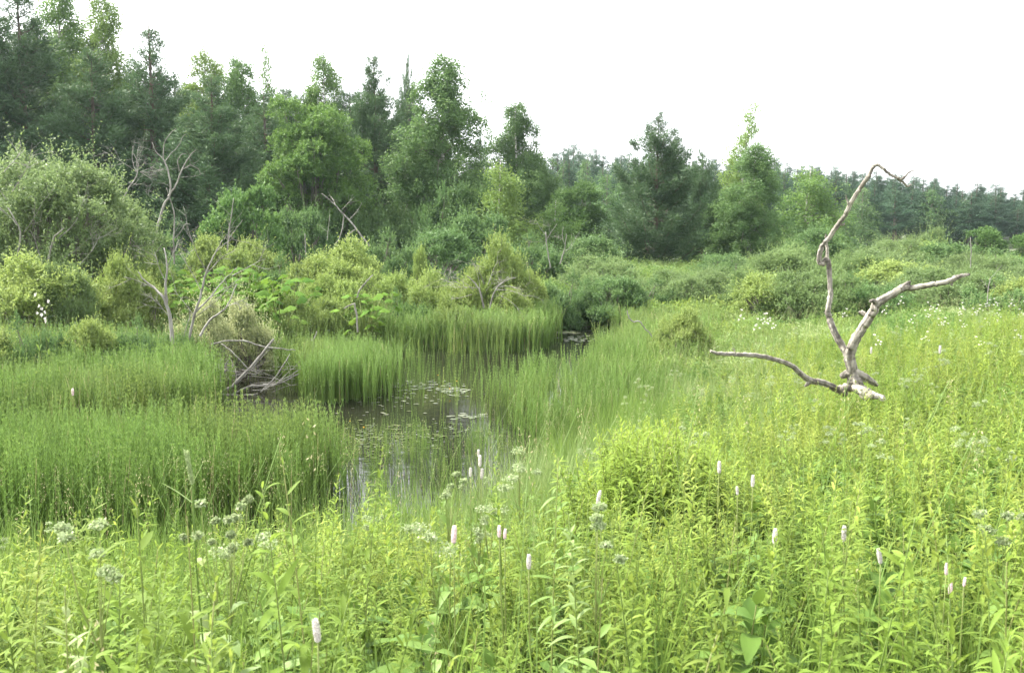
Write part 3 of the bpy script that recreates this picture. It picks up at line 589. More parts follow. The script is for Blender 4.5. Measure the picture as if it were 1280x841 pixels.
dead('leaning_branch', 452, 372, 25, [[(446,372,1.3,0),(449,363,1.5,0),(456,354,1.4,0),(466,344,1.1,0)]], [], 'pale slanting stick above the bent snag', 'dead branch')
dead('bleached_stick', 393, 440, 21, [[(391,445,1.2,0),(392,428,1.3,0),(396,414,1,0)], [(392,428,1,0),(389,424,.6,0)]], [], 'small pale forked stick upright in the reeds', 'dead stick')
dead('fallen_branch', 455, 300, 34, [[(462,308,1.6,0),(448,290,1.9,0),(438,277,1.8,0),(424,262,1.5,0),(412,250,1.1,0),(402,242,.7,0)], [(430,268,1.3,0),(428,285,1.1,0),(424,298,1,0),(418,306,.8,0)], [(445,286,1.2,.1),(437,292,1,.1),(430,302,.8,.1)]], [(428,262,.6,.7),(420,258,-.5,.8),(436,275,.7,.6),(409,300,0,1)], 'pale leaning dead branch below the big round willow tree', 'dead branch', None, 1, .7, .010, 2)
dead('bare_pole', 382, 310, 33, [[(382,320,1,0),(382,305,1,0),(381,292,.8,0)]], [], 'short pale bare pole above the yellow shrubs', 'dead stick')
dead('crooked_branch', 800, 405, 19.5, [[(815,421,1.1,.0),(806,411,1.3,0),(800,402,1.4,0),(793,402,1.4,0),(786,397,1.3,0),(784,388,.9,0)]], [], 'crooked white branch standing in the reeds right of the channel', 'dead branch')
dead('dead_shrub', 600, 380, 27.3, [[(605,385,2,0),(600,365,1.8,0),(592,352,1.4,0),(584,345,1,0)], [(612,385,2,0),(618,365,1.6,0),(630,352,1.2,0),(645,347,.8,0)]],
    [(600+8*k, 365-abs(k)*2, k*.4, .5) for k in range(-3, 4)]+[(596,360,-.9,.1),(620,362,.9,.1),(605,355,-.3,.9),(610,356,.3,.9),(590,368,-.9,-.3),(626,370,.9,-.3)], 'grey tangle of bare twigs before the bright yellow-green shrub', 'dead shrub', None, 2, .75, .009, 3, up=-.1)
dead('dead_shrub', 690, 330, 37, [[(688,335,1.4,0),(684,310,1.2,0),(682,290,.8,0)], [(700,330,1.3,0),(706,310,1,0),(708,292,.6,0)]], [(686,315,-.6,.6),(683,300,.5,.8),(702,320,.6,.6),(706,305,-.5,.8),(684,295,-.7,.5)], 'thin dead shrub left of the lone pine, among green shrubs', 'dead shrub', None, 2, .8, .010, 2)
dead('dead_shrub', 290, 310, 34.5, [[(284,318,1.5,0),(286,290,1.3,0),(290,265,1,0),(292,248,.7,0)], [(285,300,1.2,.1),(296,285,.8,.1),(303,275,.5,.1)]], [(287,285,.6,.7),(289,270,-.6,.6),(285,300,-.6,.5)], 'thin grey dead stems before the round dark green alder shrub', 'dead shrub', None, 1, .7, .008, 2)
dead('bare_pole', 1213, 330, 37, [[(1213,335,.8,0),(1214,312,.9,0),(1213,297,.7,0)]], [], 'short pale broken pole before the small round dark tree', 'dead stick')
dead('bare_pole', 1235, 385, 24, [[(1234,378,.9,0),(1235,365,.9,0),(1238,348,.7,0)]], [(1236,350,.5,.8),(1235,360,-.5,.8)], 'dead grey stub among the low pale shrubs at the right', 'dead stick', None, 1, .3, .006, 2)

# ------------------------------------------------------------------ ground vegetation: plant prototypes
def herb_mb(seed, H=.9, leafL=.10, leafW=.022, n=22, spread=.0, tall_tip=True, whorl=2, segs=4, el=(.25, .75)):
    global rng
    rng = np.random.default_rng(seed); st = MB(); lf = MB(); bend = rng.normal(size=2)*.05*H
    z = np.linspace(-.05, H, 8); sp = np.stack([bend[0]*(z/H)**2, bend[1]*(z/H)**2, z], 1)
    st.tube(sp, np.linspace(.0035, .0013, 8), 4, 0, tint=rng.random())
    P = []; D = []; L = []; T_ = []; a0 = rng.uniform(0, 6.28); w0 = rng.uniform(.9, 1.1)
    for i in range(n):
        t = .30+.70*(i/(n-1))**.85; zz = t*H; a0 += 2.4 if whorl == 1 else 1.57+rng.normal()*.15
        for k in range(whorl):
            a = a0+k*2*np.pi/whorl+rng.normal()*.35; e = np.interp(t, [.3, 1], [el[0], el[1]])+rng.normal()*.26
            if i >= n-3: e += .35
            P.append([np.interp(zz, z, sp[:, 0]), np.interp(zz, z, sp[:, 1]), zz]); D.append([np.cos(a)*np.cos(e), np.sin(a)*np.cos(e), np.sin(e)])
            L.append(leafL*np.interp(t, [.3, .55, .85, 1], [.8, 1.1, .9, .4])*rng.uniform(.55, 1.15)); T_.append(np.clip(.15+.75*(t-.3)/.7+rng.normal()*.12, 0, 1))
    L = np.array(L); D = np.array(D)
    lf.blades(np.array(P), D, np.tile([0, 0, 1.], (len(P), 1))+rdir(len(P))*.25, L, L*leafW/leafL, rng.uniform(.0, .8, len(P)), segs, 0, np.array(T_))
    return st, lf
def merged(st, lf, ms, ml, name):
    off = st.n; m = MB(); m.v = st.v+lf.v; m.tint = st.tint+lf.tint
    m.q = st.q+[q+off for q in lf.q]; m.t = st.t+[t+off for t in lf.t]
    m.qm = st.qm+[q*0+1 for q in lf.qm]; m.tm = st.tm+[t*0+1 for t in lf.tm]; m.n = st.n+lf.n
    return m.build(name, [ms, ml], link=False)
def grass_mb(seed, n=36, H=.75, W=.006, spread=.12, droop=.5, heads=0):
    global rng
    rng = np.random.default_rng(seed); g_ = MB(); p = np.zeros((n, 3)); p[:, :2] = rng.normal(size=(n, 2))*spread
    a = rng.uniform(0, 6.28, n); ti = rng.uniform(.05, .45, n); d = np.stack([np.cos(a)*ti, np.sin(a)*ti, np.ones(n)], 1)
    dd = np.stack([-np.sin(a), np.cos(a), a*0], 1)
    L = H*rng.uniform(.6, 1.15, n)
    g_.blades(p, d, np.cross(dd, d)+rdir(n)*.2, L, W*rng.uniform(.7, 1.3, n), rng.uniform(.05, droop, n), 5, 0, None, lambda t: (1-t)**.5*.9+.05 if t < 1 else 0)
    for i in range(heads):
        b_ = rng.normal(size=2)*spread; z = np.linspace(0, H*rng.uniform(1.05, 1.35), 5); l = rng.normal(size=2)*.12
        sp = np.stack([b_[0]+l[0]*z**2, b_[1]+l[1]*z**2, z], 1); g_.tube(sp, .0013, 3, 0)
        k = 16; q = sp[-1]+np.stack([rng.normal(size=k)*.012, rng.normal(size=k)*.012, -rng.uniform(0, .13, k)], 1)
        g_.leaves(q, rdir(k)+[0, 0, 1.2], rdir(k), .011, .003, 1)
    return g_
def umbel_mb(seed, H=1.0, heads=5, size=.038, n=420, mat=1, flat=False):
    global rng
    st, lf = herb_mb(seed, H*.85, .13, .04, 7, whorl=2, segs=3); hd = MB(); hp = []
    for i in range(heads):
        a = rng.uniform(0, 6.28); r = rng.uniform(.0, .10); q = np.array([np.cos(a)*r, np.sin(a)*r, H*rng.uniform(.9, 1.05)])
        st.tube([[0, 0, H*.72], [q[0]*.6, q[1]*.6, H*.85], q], [.002, .0015, .001], 3, 0)
        m = n//heads; o = rdir(m)*size*rng.uniform(.3, 1, m)[:, None]*rng.uniform(.6, 1.2)
        if flat: o[:, 2] *= .2
        else: o[:, 2] = np.abs(o[:, 2])*.8
        hd.leaves(q+o, rdir(m), rdir(m), .010 if not flat else .014, .009 if not flat else .012, 0)
    return st, lf, hd
def reed_mb(seed, n=14, H=1.0, R0=.20, whorls=True):
    """horsetail: thin jointed upright stems with whorls of short fine branches in the upper half"""
    global rng
    rng = np.random.default_rng(seed); m = MB(); r_ = R0*np.sqrt(rng.random(n)); a = rng.uniform(0, 6.28, n)
    for i in range(n):
        h = H*rng.uniform(.78, 1.08); l = rng.normal(size=2)*(.07 if rng.random() > .08 else .3); b_ = np.array([np.cos(a[i])*r_[i], np.sin(a[i])*r_[i]])
        z = np.linspace(-.35, h, 5); sp = np.stack([b_[0]+l[0]*z*np.abs(z), b_[1]+l[1]*z*np.abs(z), z], 1)
        tv = rng.random()*.75
        m.tube(sp, [.0042, .0042, .004, .0036, .0015], 3, int(rng.random() < .07), tint=tv)
        if whorls:
            nw = 9; zz = np.linspace(.42*h, .97*h, nw); P = []; D = []; LL = []
            for z0 in zz:
                for k in range(4):
                    aa = rng.uniform(0, 6.28); P.append([np.interp(z0, z, sp[:, 0]), np.interp(z0, z, sp[:, 1]), z0]); D.append([np.cos(aa)*.6, np.sin(aa)*.6, 1.0]); LL.append(rng.uniform(.03, .075)*(1.15-z0/h*.6))
            m.leaves(np.array(P), np.array(D), rdir(len(P)), np.array(LL), .005, 0, np.full(len(P), min(1, tv+.35)))
    return m

def coll(name, objs):
    c = bpy.data.collections.new(name)
    for o in objs: c.objects.link(o)
    return c
def scatter(name, pts, rot, scl, idx, collection, label, cat):
    me = bpy.data.meshes.new(name); me.vertices.add(len(pts)); me.vertices.foreach_set('co', np.asarray(pts, np.float32).ravel())
    for nm, ty, dat, key in (('rot', 'FLOAT_VECTOR', rot, 'vector'), ('scl', 'FLOAT_VECTOR', scl, 'vector'), ('idx', 'INT', idx, 'value')):
        a_ = me.attributes.new(nm, ty, 'POINT'); a_.data.foreach_set(key, np.asarray(dat, np.float32 if ty != 'INT' else np.int32).ravel())
    o = bpy.data.objects.new(name, me); sc.collection.objects.link(o)
    ng = bpy.data.node_groups.new(name, 'GeometryNodeTree')
    ng.interface.new_socket('Geometry', in_out='INPUT', socket_type='NodeSocketGeometry'); ng.interface.new_socket('Geometry', in_out='OUTPUT', socket_type='NodeSocketGeometry')
    N = ng.nodes; L = ng.links; gi = N.new('NodeGroupInput'); go = N.new('NodeGroupOutput'); ip = N.new('GeometryNodeInstanceOnPoints'); ci = N.new('GeometryNodeCollectionInfo')
    ci.inputs['Collection'].default_value = collection; ci.inputs['Separate Children'].default_value = True; ci.inputs['Reset Children'].default_value = True
    ip.inputs['Pick Instance'].default_value = True
    def na(n, t):
        q = N.new('GeometryNodeInputNamedAttribute'); q.data_type = t; q.inputs[0].default_value = n; return q.outputs['Attribute']
    L.new(gi.outputs[0], ip.inputs['Points']); L.new(ci.outputs[0], ip.inputs['Instance']); L.new(na('idx', 'INT'), ip.inputs['Instance Index'])
    L.new(na('rot', 'FLOAT_VECTOR'), ip.inputs['Rotation']); L.new(na('scl', 'FLOAT_VECTOR'), ip.inputs['Scale']); L.new(ip.outputs[0], go.inputs[0])
    md = o.modifiers.new('scatter', 'NODES'); md.node_group = ng
    tag(o, label, cat, None, 'stuff'); return o
def rand_sector(n, y0, y1, half=.60, extra=1.5, seed=0):
    """random points in the viewed wedge of ground (a little wider than the frame), even per square metre"""
    r = np.random.default_rng(seed); y = np.sqrt(r.uniform(y0*y0, y1*y1, n)) if y0 > 0 else r.uniform(y0, y1, n)
    x = r.uniform(-1, 1, n)*(half*y+extra); return x, y
def wd(x, y): return np.where(in_poly(x, y, WATER), -1, 1)*dist_poly(x, y, WATER)

HERBS = [herb_mb(100+i, H, lL, lW, n, whorl=wh) for i, (H, lL, lW, n, wh) in enumerate([(.85,.085,.015,30,2),(.95,.095,.016,32,2),(.75,.075,.014,26,3),(.90,.105,.019,26,2),(.80,.08,.017,30,2),(1.0,.09,.014,34,2)])]
herb_objs = [merged(st, lf, M['herb_stem'], M['herb'], 'herb_source') for st, lf in HERBS]
broad_obj = [merged(*herb_mb(120+i, .5, .14, .06, 9, whorl=2, el=(.1, .5)), M['herb_stem'], M['broad'], 'broad_source') for i in range(2)]
grass_objs = [grass_mb(130+i, n, H, W, .10, dr, hd).build('grass_source', [M['grass'], M['dry']], link=False) for i, (n, H, W, dr, hd) in enumerate([(34,.75,.007,.6,0),(40,.85,.006,.45,1),(26,.7,.009,.8,0),(44,.6,.005,.5,0)])]
umb_objs = []
for i in range(3):
    st, lf, hd = umbel_mb(140+i); off = st.n+lf.n; o = merged(st, lf, M['herb_stem'], M['grass'], 'umbel_source')
    m = MB(); m.v = st.v+lf.v+hd.v; m.tint = st.tint+lf.tint+hd.tint; m.q = st.q+[q+st.n for q in lf.q]+[q+off for q in hd.q]; m.t = st.t
    m.qm = st.qm+[q*0+1 for q in lf.qm]+[q*0+2 for q in hd.qm]; m.tm = st.tm
    umb_objs.append(m.build('umbel_source', [M['herb_stem'], M['grass'], M['umbel']], link=False))
reed_objs = [reed_mb(150+i, 11).build('reed_source', [M['reed'], M['dry']], link=False) for i in range(5)]
reed_sparse = [reed_mb(160+i, 4, .95, .22).build('reed_source', [M['reed'], M['dry']], link=False) for i in range(4)]
# coarse mounds for the land beyond 18 m
def mound_mb(seed, leaf=.09, n=900, H=.8, Rr=.55, stalks=14, lw=.3):
    global rng
    rng = np.random.default_rng(seed); m = MB(); ns = 60; a = rng.uniform(0, 6.28, ns); r = Rr*np.sqrt(rng.random(ns)); P = []; D = []
    h = H*rng.uniform(.6, 1.1, ns); i = rng.integers(0, ns, n); f = rng.uniform(.25, 1, n)**.7
    p = np.stack([np.cos(a[i])*r[i], np.sin(a[i])*r[i], h[i]*f], 1)+rng.normal(size=(n, 3))*.03
    m.leaves(p, rdir(n)+[0, 0, .5], rdir(n), rng.uniform(.7, 1.3, n)*leaf, leaf*lw, 0, np.clip(f*.7+rng.uniform(-.1, .3, n), 0, 1)); return m
mound_objs = [mound_mb(170+i, n=n, leaf=lf).build('mound_source', M['herb_far'], link=False) for i, (n, lf) in enumerate([(900,.09),(1000,.08),(800,.11)])]
mound_objs += [mound_mb(175+i, n=700, leaf=.13, lw=.12).build('mound_source', M['grass'], link=False) for i in range(2)]

# -- leafy herbs: dense on the right bank and the foreground
def herb_density(x, y):
    d = wd(x, y); base = sst((d-.6)/2.2)
    return base
x, y = rand_sector(24000, 1.15, 19, .62, 1.0, 1)
r = np.random.default_rng(3); d = wd(x, y)
patch = sst((bumps(x, y, .9)+.55)/.8)
prob = sst((d-1.2)/2.4)*(.25+.75*patch)*np.interp(y, [1, 6, 19], [1, 1, .8])
keep = r.random(len(x)) < prob; x, y = x[keep], y[keep]
near = np.hypot(x, y) < 1.35; x, y = x[~near], y[~near]
order = np.argsort(y); x, y = x[order], y[order]; z = ground(x, y)
n = len(x); idx = r.integers(0, 6, n); s = r.uniform(.6, 1.12, n)*np.where(y < 3, .95, 1)*np.where((np.abs(x/y) < .12) & (y > 4) & (y < 9), .8, 1)
# raised clump right of the middle (photo: bright herb mound)
rotz = r.uniform(0, 6.28, n); tilt = r.normal(size=(n, 2))*.17
inview = np.abs(x) < .545*y
ind = np.zeros(n, bool); c = np.where(inview & (y > 1.6))[0][:225]; ind[c] = True
hp = []
for k, (st, lf) in enumerate(HERBS):
    o = empty('leafy_herb'); st.build('stem', M['herb_stem'], o); lf.build('leaves', M['herb'], o); tag(o, 'yellow-green leafy herb in the dense foreground thicket', 'herb', 'leafy herbs of the foreground'); hp.append([o, False])
for i in c:
    q = hp[idx[i]]; o = q[0] if not q[1] else copy_tree(q[0]); q[1] = True
    o.location = (x[i], y[i], z[i]); o.rotation_euler = (tilt[i, 0], tilt[i, 1], rotz[i]); o.scale = (s[i],)*3
m_ = ~ind
scatter('herb_growth', np.stack([x, y, z], 1)[m_], np.stack([tilt[:, 0], tilt[:, 1], rotz], 1)[m_], np.stack([s]*3, 1)[m_], idx[m_], coll('herb_sources', herb_objs), 'dense yellow-green herb growth covering both banks', 'herb growth')
xb = r.uniform(2.5, 4.4, 150); yb = r.uniform(8.6, 10.2, 150); zb = ground(xb, yb); topz = 3.2-(np.interp(yb, [8.6, 9.3, 9.7, 10.2], [501, 496, 487, 480])-290)/1200*yb
sb = (topz-zb)*r.uniform(.82, 1.05, 150)/.88
scatter('snag_foot_growth', np.stack([xb, yb, zb], 1), np.stack([r.normal(size=150)*.1, r.normal(size=150)*.1, r.uniform(0, 6.28, 150)], 1), np.stack([sb*0+1, sb*0+1, sb], 1), r.integers(0, 10, 150), coll('snag_foot_sources', herb_objs+grass_objs), 'herbs and grass closing round the foot of the driftwood snag', 'herb growth')
# broad low leaves beneath
x, y = rand_sector(6000, 1.2, 16, .62, 1.0, 5); d = wd(x, y); keep = (r.random(len(x)) < sst((d-.8)/2)*.8*np.interp(y, [2.5, 4.5], [.12, 1])); x, y = x[keep], y[keep]; n = len(x)
s = r.uniform(.7, 1.3, n)
scatter('low_leaves', np.stack([x, y, ground(x, y)], 1), np.stack([r.normal(size=n)*.1, r.normal(size=n)*.1, r.uniform(0, 6.28, n)], 1), np.stack([s]*3, 1), r.integers(0, 2, n), coll('broad_sources', broad_obj), 'darker broad leaves under the taller herbs', 'leaves')
# grass
x, y = rand_sector(20000, 1.2, 24, .62, 1.2, 6); d = wd(x, y)
shore = np.exp(-((d-1.5)/1.6)**2); prob = np.clip(shore*.95+.75*(.6+.5*bumps(x+5, y-3, .7)), 0, 1)*(d > np.where((np.abs(x+1) < 1.6) & (y > 7.5), .45, .15))
keep = (r.random(len(x)) < prob) & (np.hypot(x, y) > 1.3); x, y = x[keep], y[keep]; n = len(x); s = r.uniform(.75, 1.25, n)
scatter('grass', np.stack([x, y, ground(x, y)], 1), np.stack([r.normal(size=n)*.08, r.normal(size=n)*.08, r.uniform(0, 6.28, n)], 1), np.stack([s]*3, 1), r.integers(0, 4, n), coll('grass_sources', grass_objs), 'tall arching meadow grass among the herbs', 'grass')
# meadowsweet
x, y = rand_sector(1500, 1.6, 20, .60, 1.0, 8); d = wd(x, y)
keep = (r.random(len(x)) < .26*np.interp(y, [3, 6], [.3, 1])*(d > .8)*(bumps(x-2, y+7, .8) > -.1)) & (np.hypot(x, y) > 1.5); x, y = x[keep], y[keep]; n = len(x); s = r.uniform(.75, 1.0, n)
scatter('meadowsweet_growth', np.stack([x, y, ground(x, y)], 1), np.stack([r.normal(size=n)*.1, r.normal(size=n)*.1, r.uniform(0, 6.28, n)], 1), np.stack([s]*3, 1), r.integers(0, 3, n), coll('umbel_sources', umb_objs), 'pale fluffy meadowsweet heads scattered through the herbs', 'meadowsweet')
# far herb mounds
x, y = rand_sector(9000, 15, 58, .60, 3, 9); d = wd(x, y); keep = (d > .5) & (r.random(len(x)) < np.interp(y, [15, 24, 58], [.6, 1, .8])); x, y = x[keep], y[keep]; n = len(x)
s = r.uniform(.7, 1.3, n)*np.interp(y, [15, 40, 58], [.95, 1.2, 1.7])
scatter('far_herb_growth', np.stack([x, y, ground(x, y)-.05], 1), np.stack([x*0, x*0, r.uniform(0, 6.28, n)], 1), np.stack([s, s, s*r.uniform(.45, .95, n)], 1), r.integers(0, 5, n), coll('mound_sources', mound_objs), 'rank green herbs and grass between the shrubs', 'herb growth')

# -- horsetail beds (polygons of their feet, drawn on the water plane)
def zone(poly, dens, seed):
    P = np.array([on_z(*p) for p in poly]); lo, hi = P.min(0), P.max(0); q = np.random.default_rng(seed)
    n = int((hi-lo).prod()*dens); x = q.uniform(lo[0], hi[0], n); y = q.uniform(lo[1], hi[1], n); k = in_poly(x, y, P); x, y = x[k], y[k]; return x+q.normal(size=len(x))*.16, y+q.normal(size=len(x))*.22
ZD = [([(262,452),(376,455),(376,470),(300,468)], 10, .85), ([(-260,598),(120,602),(250,596),(385,600),(412,614),(408,636),(372,655),(330,668),(200,684),(60,694),(-260,700)], 46, 1.04),
      ([(-260,470),(60,476),(180,470),(250,480),(268,500),(262,530),(150,560),(-260,585)], 28, 1.04),
      ([(376,468),(420,466),(470,470),(494,488),(470,500),(400,508),(385,500)], 34, .92),
      ([(300,418),(420,414),(560,408),(655,404),(690,412),(690,428),(650,442),(560,438),(430,438),(330,448)], 22, 1.02),
      ([(300,395),(420,392),(700,388),(695,410),(560,412),(330,425)], 8, .95),
      ([(640,505),(735,486),(765,440),(800,425),(860,430),(880,470),(850,520),(760,560),(690,590),(640,580)], 9, .9),
      ([(760,406),(860,398),(900,420),(880,450),(785,428)], 10, .9)]
xs_, ys_, ss_ = [], [], []
for i, (poly, dn, h) in enumerate(ZD):
    a_, b_ = zone(poly, dn, 20+i); xs_.append(a_); ys_.append(b_); ss_.append(a_*0+h)
x = np.concatenate(xs_); y = np.concatenate(ys_); s = np.concatenate(ss_)*r.uniform(.82, 1.1, len(x)); n = len(x); wx_ = np.interp(y, [11, 26], [1, 1.9])
scatter('horsetail_beds', np.stack([x, y, np.maximum(ground(x, y), 0)], 1), np.stack([r.normal(size=n)*.04, r.normal(size=n)*.04, r.uniform(0, 6.28, n)], 1), np.stack([s*wx_, s*wx_, s], 1), r.integers(0, 5, n), coll('reed_sources', reed_objs), 'dense beds of upright green horsetail stems standing in the pond', 'horsetail')
ZS = [([(500,470),(600,455),(670,460),(660,520),(640,560),(560,520),(440,520)], 1.8), ([(600,510),(735,488),(770,440),(860,440),(780,540),(640,630),(590,640)], 11),
      ([(420,570),(500,578),(600,572),(610,600),(590,650),(470,690),(300,730),(340,672),(430,640)], 15), ([(425,566),(600,562),(620,580),(600,610),(430,610)], 13), ([(440,500),(620,500),(640,610),(430,640)], .9), ([(-200,700),(330,672),(400,700),(300,735),(-200,740)], 8),
      ([(330,445),(660,444),(660,462),(330,465)], 2.5)]
xs_, ys_ = [], []
for i, (poly, dn) in enumerate(ZS):
    a_, b_ = zone(poly, dn, 40+i); xs_.append(a_); ys_.append(b_)
x = np.concatenate(xs_); y = np.concatenate(ys_); n = len(x); s = r.uniform(.7, 1.05, n)*np.where((y < 15.5) & (x > -3.4), .68, 1)
scatter('sparse_horsetail', np.stack([x, y, np.maximum(ground(x, y), 0)], 1), np.stack([r.normal(size=n)*.05, r.normal(size=n)*.05, r.uniform(0, 6.28, n)], 1), np.stack([s]*3, 1), r.integers(0, 4, n), coll('sparse_reed_sources', reed_sparse), 'thin scattered horsetail stems with water showing between', 'horsetail')

# -- floating leaves and weed on the water
rng = np.random.default_rng(91); fl = MB()
def pads(cx, cy, sx, sy, n, r0, mb):
    for k in range(n):
        q = on_z(cx+rng.normal()*sx, cy+rng.normal()*sy); m = 7; a = np.arange(m)*2*np.pi/m; rr = r0*rng.uniform(.5, 1.3)
        V = np.stack([q[0]+np.cos(a)*rr*rng.uniform(.7, 1.5), q[1]+np.sin(a)*rr, a*0+.018+rng.uniform(0, .006)], 1)
        V = np.vstack([V, [q[0], q[1], .02]]); mb.add(V, None, [(j, (j+1) % m, m) for j in range(m)], 0, rng.uniform(0, 1))
pads(510, 484, 30, 4, 90, .04, fl); pads(565, 489, 12, 3, 60, .05, fl); pads(585, 522, 12, 1.5, 30, .05, fl); pads(705, 416, 10, 1.2, 60, .07, fl); pads(718, 424, 10, 2, 50, .06, fl)
pads(490, 548, 50, 10, 160, .022, fl); pads(480, 500, 40, 10, 100, .03, fl)
sm = MB(); pads(500, 545, 45, 9, 130, .035, sm); pads(450, 565, 30, 8, 70, .03, sm); tag(sm.build('pond_weed', M['scum']), 'olive pond weed floating in the near open water', 'pond weed', None, 'stuff')
tag(fl.build('floating_leaves', M['pad']), 'small pale leaves floating on the dark pond', 'floating leaves', None, 'stuff')
for i, (a_, b_) in enumerate([(548,468),(571,476),(438,528),(562,486),(455,536)]):
    f = MB(); q = on_z(a_, b_+8); f.tube([[q[0], q[1], -.1], [q[0], q[1], .12]], .003, 4, 1); k = 16; f.leaves(np.array([q[0], q[1], .13])+rdir(k)*.005, rdir(k)+[0, 0, .5], rdir(k), .014, .012, 0)
    tag(f.build('yellow_pond_flower', [M['yellow_petal'], M['reed']]), 'tiny yellow flower standing just above the dark water', 'flower', 'yellow flowers on the pond')

# ------------------------------------------------------------------ hogweed with big leaves
rng = np.random.default_rng(61)
def hog_mb():
    st = MB(); lf = MB()
    for k in range(28):
        a = rng.uniform(0, 6.28); L = rng.uniform(.3, 1.1); h = rng.uniform(.55, 1.25); e = np.array([np.cos(a)*L*.55, np.sin(a)*L*.55, h])
        st.tube([[0, 0, -.1], e*[.4, .4, .7], e], [.014, .011, .007], 5, 0)
        # five-lobed, toothed leaf blade
        dirn = np.array([np.cos(a), np.sin(a), -.15]); sidev = np.array([-np.sin(a), np.cos(a), 0]); m = 26; th = np.linspace(-2.4, 2.4, m); sz = rng.uniform(.10, .19)
        rr = sz*(.55+.32*np.abs(np.cos(th*2.5*.5*1.25))+.10*np.cos(th*11))*np.interp(np.abs(th), [0, 2.4], [1.15, .75])
        tiltv = rng.uniform(-.7, .7); V = e+np.cos(th)[:, None]*rr[:, None]*dirn+np.sin(th)[:, None]*rr[:, None]*sidev+np.array([0, 0, 1.])*((np.sin(th)*tiltv-.25*np.abs(np.sin(th)))*rr)[:, None]
        V = np.vstack([V, e+[0, 0, .03]]); lf.add(V, None, [(j, j+1, m) for j in range(m-1)], 0, rng.random())
    return st, lf
HP = []
for k in range(3):
    st, lf = hog_mb(); o = empty('hogweed_plant'); st.build('stalks', M['herb_stem'], o); lf.build('leaves', M['hog'], o); HP.append([o, False])
hg = [(185,360,26),(205,348,27),(228,346,26),(250,342,27.5),(272,340,27),(292,338,28),(312,338,27),(330,342,28),(345,348,27),(360,352,26.5),(240,362,24.5),(268,360,24.5),(296,362,25),(322,366,25),(350,366,25),(455,372,26),(470,368,27),(372,358,28),(218,366,24),(282,350,26),(336,356,26),(305,350,26),(262,350,26)]
for i, (a_, b_, Yd) in enumerate(hg):
    q = HP[i % 3]; o = q[0] if not q[1] else copy_tree(q[0]); q[1] = True; p = at(a_, b_, Yd); gz = float(ground(p[0], Yd)); sfac = (p[2]-gz)/1.2
    o.location = (p[0], Yd, gz); o.scale = (max(.8, sfac*.8),)*2+(sfac,); o.rotation_euler = (0, 0, rng.uniform(0, 6.28))
    tag(o, 'hogweed with big dark lobed leaves between the dead grey shrub and the yellow shrubs' if a_ < 400 else 'hogweed with big dark leaves above the bent grey snag', 'hogweed', 'big-leaved hogweed at the back of the pond' if a_ < 400 else 'hogweed above the bent snag')

# ------------------------------------------------------------------ flowers and tall foreground plants, one by one
def stem_to(p, r0=.002):
    gz = float(ground(p[0], p[1])); m = MB(); h = p[2]-gz; t = np.linspace(0, 1, 6)
    off = rng.normal(size=2)*.05; pts = np.stack([off[0]*(1-t)**2, off[1]*(1-t)**2, h*t-.0], 1); m.tube(pts, np.linspace(r0*1.4, r0, 6), 5, 0); return m, gz, h
def bistort(px, py, Yd, Lpx, tiltx, label, pink=False):
    p = at(px, py, Yd); p[2] -= Lpx/F*Yd*.5; m, gz, h = stem_to(p); o = empty('bistort_flower', (p[0], p[1], gz)); m.build('stem', M['herb_stem'], o)
    L = Lpx/F*Yd; k = 460; t = rng.random(k); a = rng.uniform(0, 6.28, k); rad = L*.17*np.sin(np.pi*np.clip(t*.86+.1, 0, 1))**.5
    ax = np.stack([tiltx*t*L, 0*t, t*L], 1); q = ax+np.stack([np.cos(a)*rad*.6, np.sin(a)*rad*.6, 0*a], 1)+[0, 0, h]
    f = MB(); f.tube([[0, 0, h], [tiltx*L*.5, 0, h+L*.5], [tiltx*L*.97, 0, h+L*.97]], [L*.08, L*.1, L*.04], 6, 0)
    f.leaves(q, np.stack([np.cos(a), np.sin(a), a*0+.8], 1), rdir(k), L*.10, L*.055, 0); f.build('flower_spike', M['pink' if pink else 'white'], o)
    tag(o, label, 'flower'); return o
bistort(397,788,1.9,30,-.1,'largest white bistort spike, low in the foreground left of the middle')
bistort(567,668,3.1,22,.05,'pinkish bistort spike standing alone right of the pond foreground',True)
bistort(624,664,3.2,15,0,'left one of a pair of small pink bistort spikes',True)
bistort(631,667,3.25,13,.05,'right one of a pair of small pink bistort spikes',True)
bistort(661,702,2.8,19,0,'slender whitish bistort spike below the pink pair')
bistort(747,621,3.7,16,.2,'short white bistort spike tilted beside a pale leaf')
bistort(899,584,4.0,15,0,'topmost white bistort spike right of the bright herb clump')
bistort(941,601,4.0,15,0,'second white bistort spike in the group of three right of the herb clump')
bistort(922,613,3.8,11,-.1,'smallest and lowest bistort spike in the group of three')
bistort(968,670,3.2,19,.05,'white bistort spike under the driftwood, left of two equal ones')
bistort(1055,667,3.2,20,0,'upright white bistort spike right of the middle, right of two equal ones')
bistort(1101,695,2.9,19,-.2,'white bistort spike leaning left in the lower right')
bistort(1183,711,2.9,15,0,'upper pinkish bistort spike of the three at the lower right',True)
bistort(1188,735,2.7,16,0,'lowest pinkish bistort spike of the three at the lower right',True)
bistort(1205,727,2.8,12,.1,'rightmost small pink bistort spike',True)
bistort(600,576,4.8,14,0,'bright white bistort spike against the reeds, topmost of its row')
bistort(602,592,4.8,13,.05,'bright white bistort spike just below the topmost one in the row')
bistort(588,590,4.8,11,0,'thin white bistort spike left of the row by the reeds')
bistort(598,566,5.0,9,0,'small white bistort bud above the row by the reeds')
bistort(91,490,13.6,9,0,'tiny pink flower head in the left reeds',True)
bistort(1089,373+65,11.0,8,0,'small pale spike in the meadow right of the driftwood fork')
bistort(1175,437,11.0,10,0,'pale feathery spike in the meadow below the right driftwood limb')

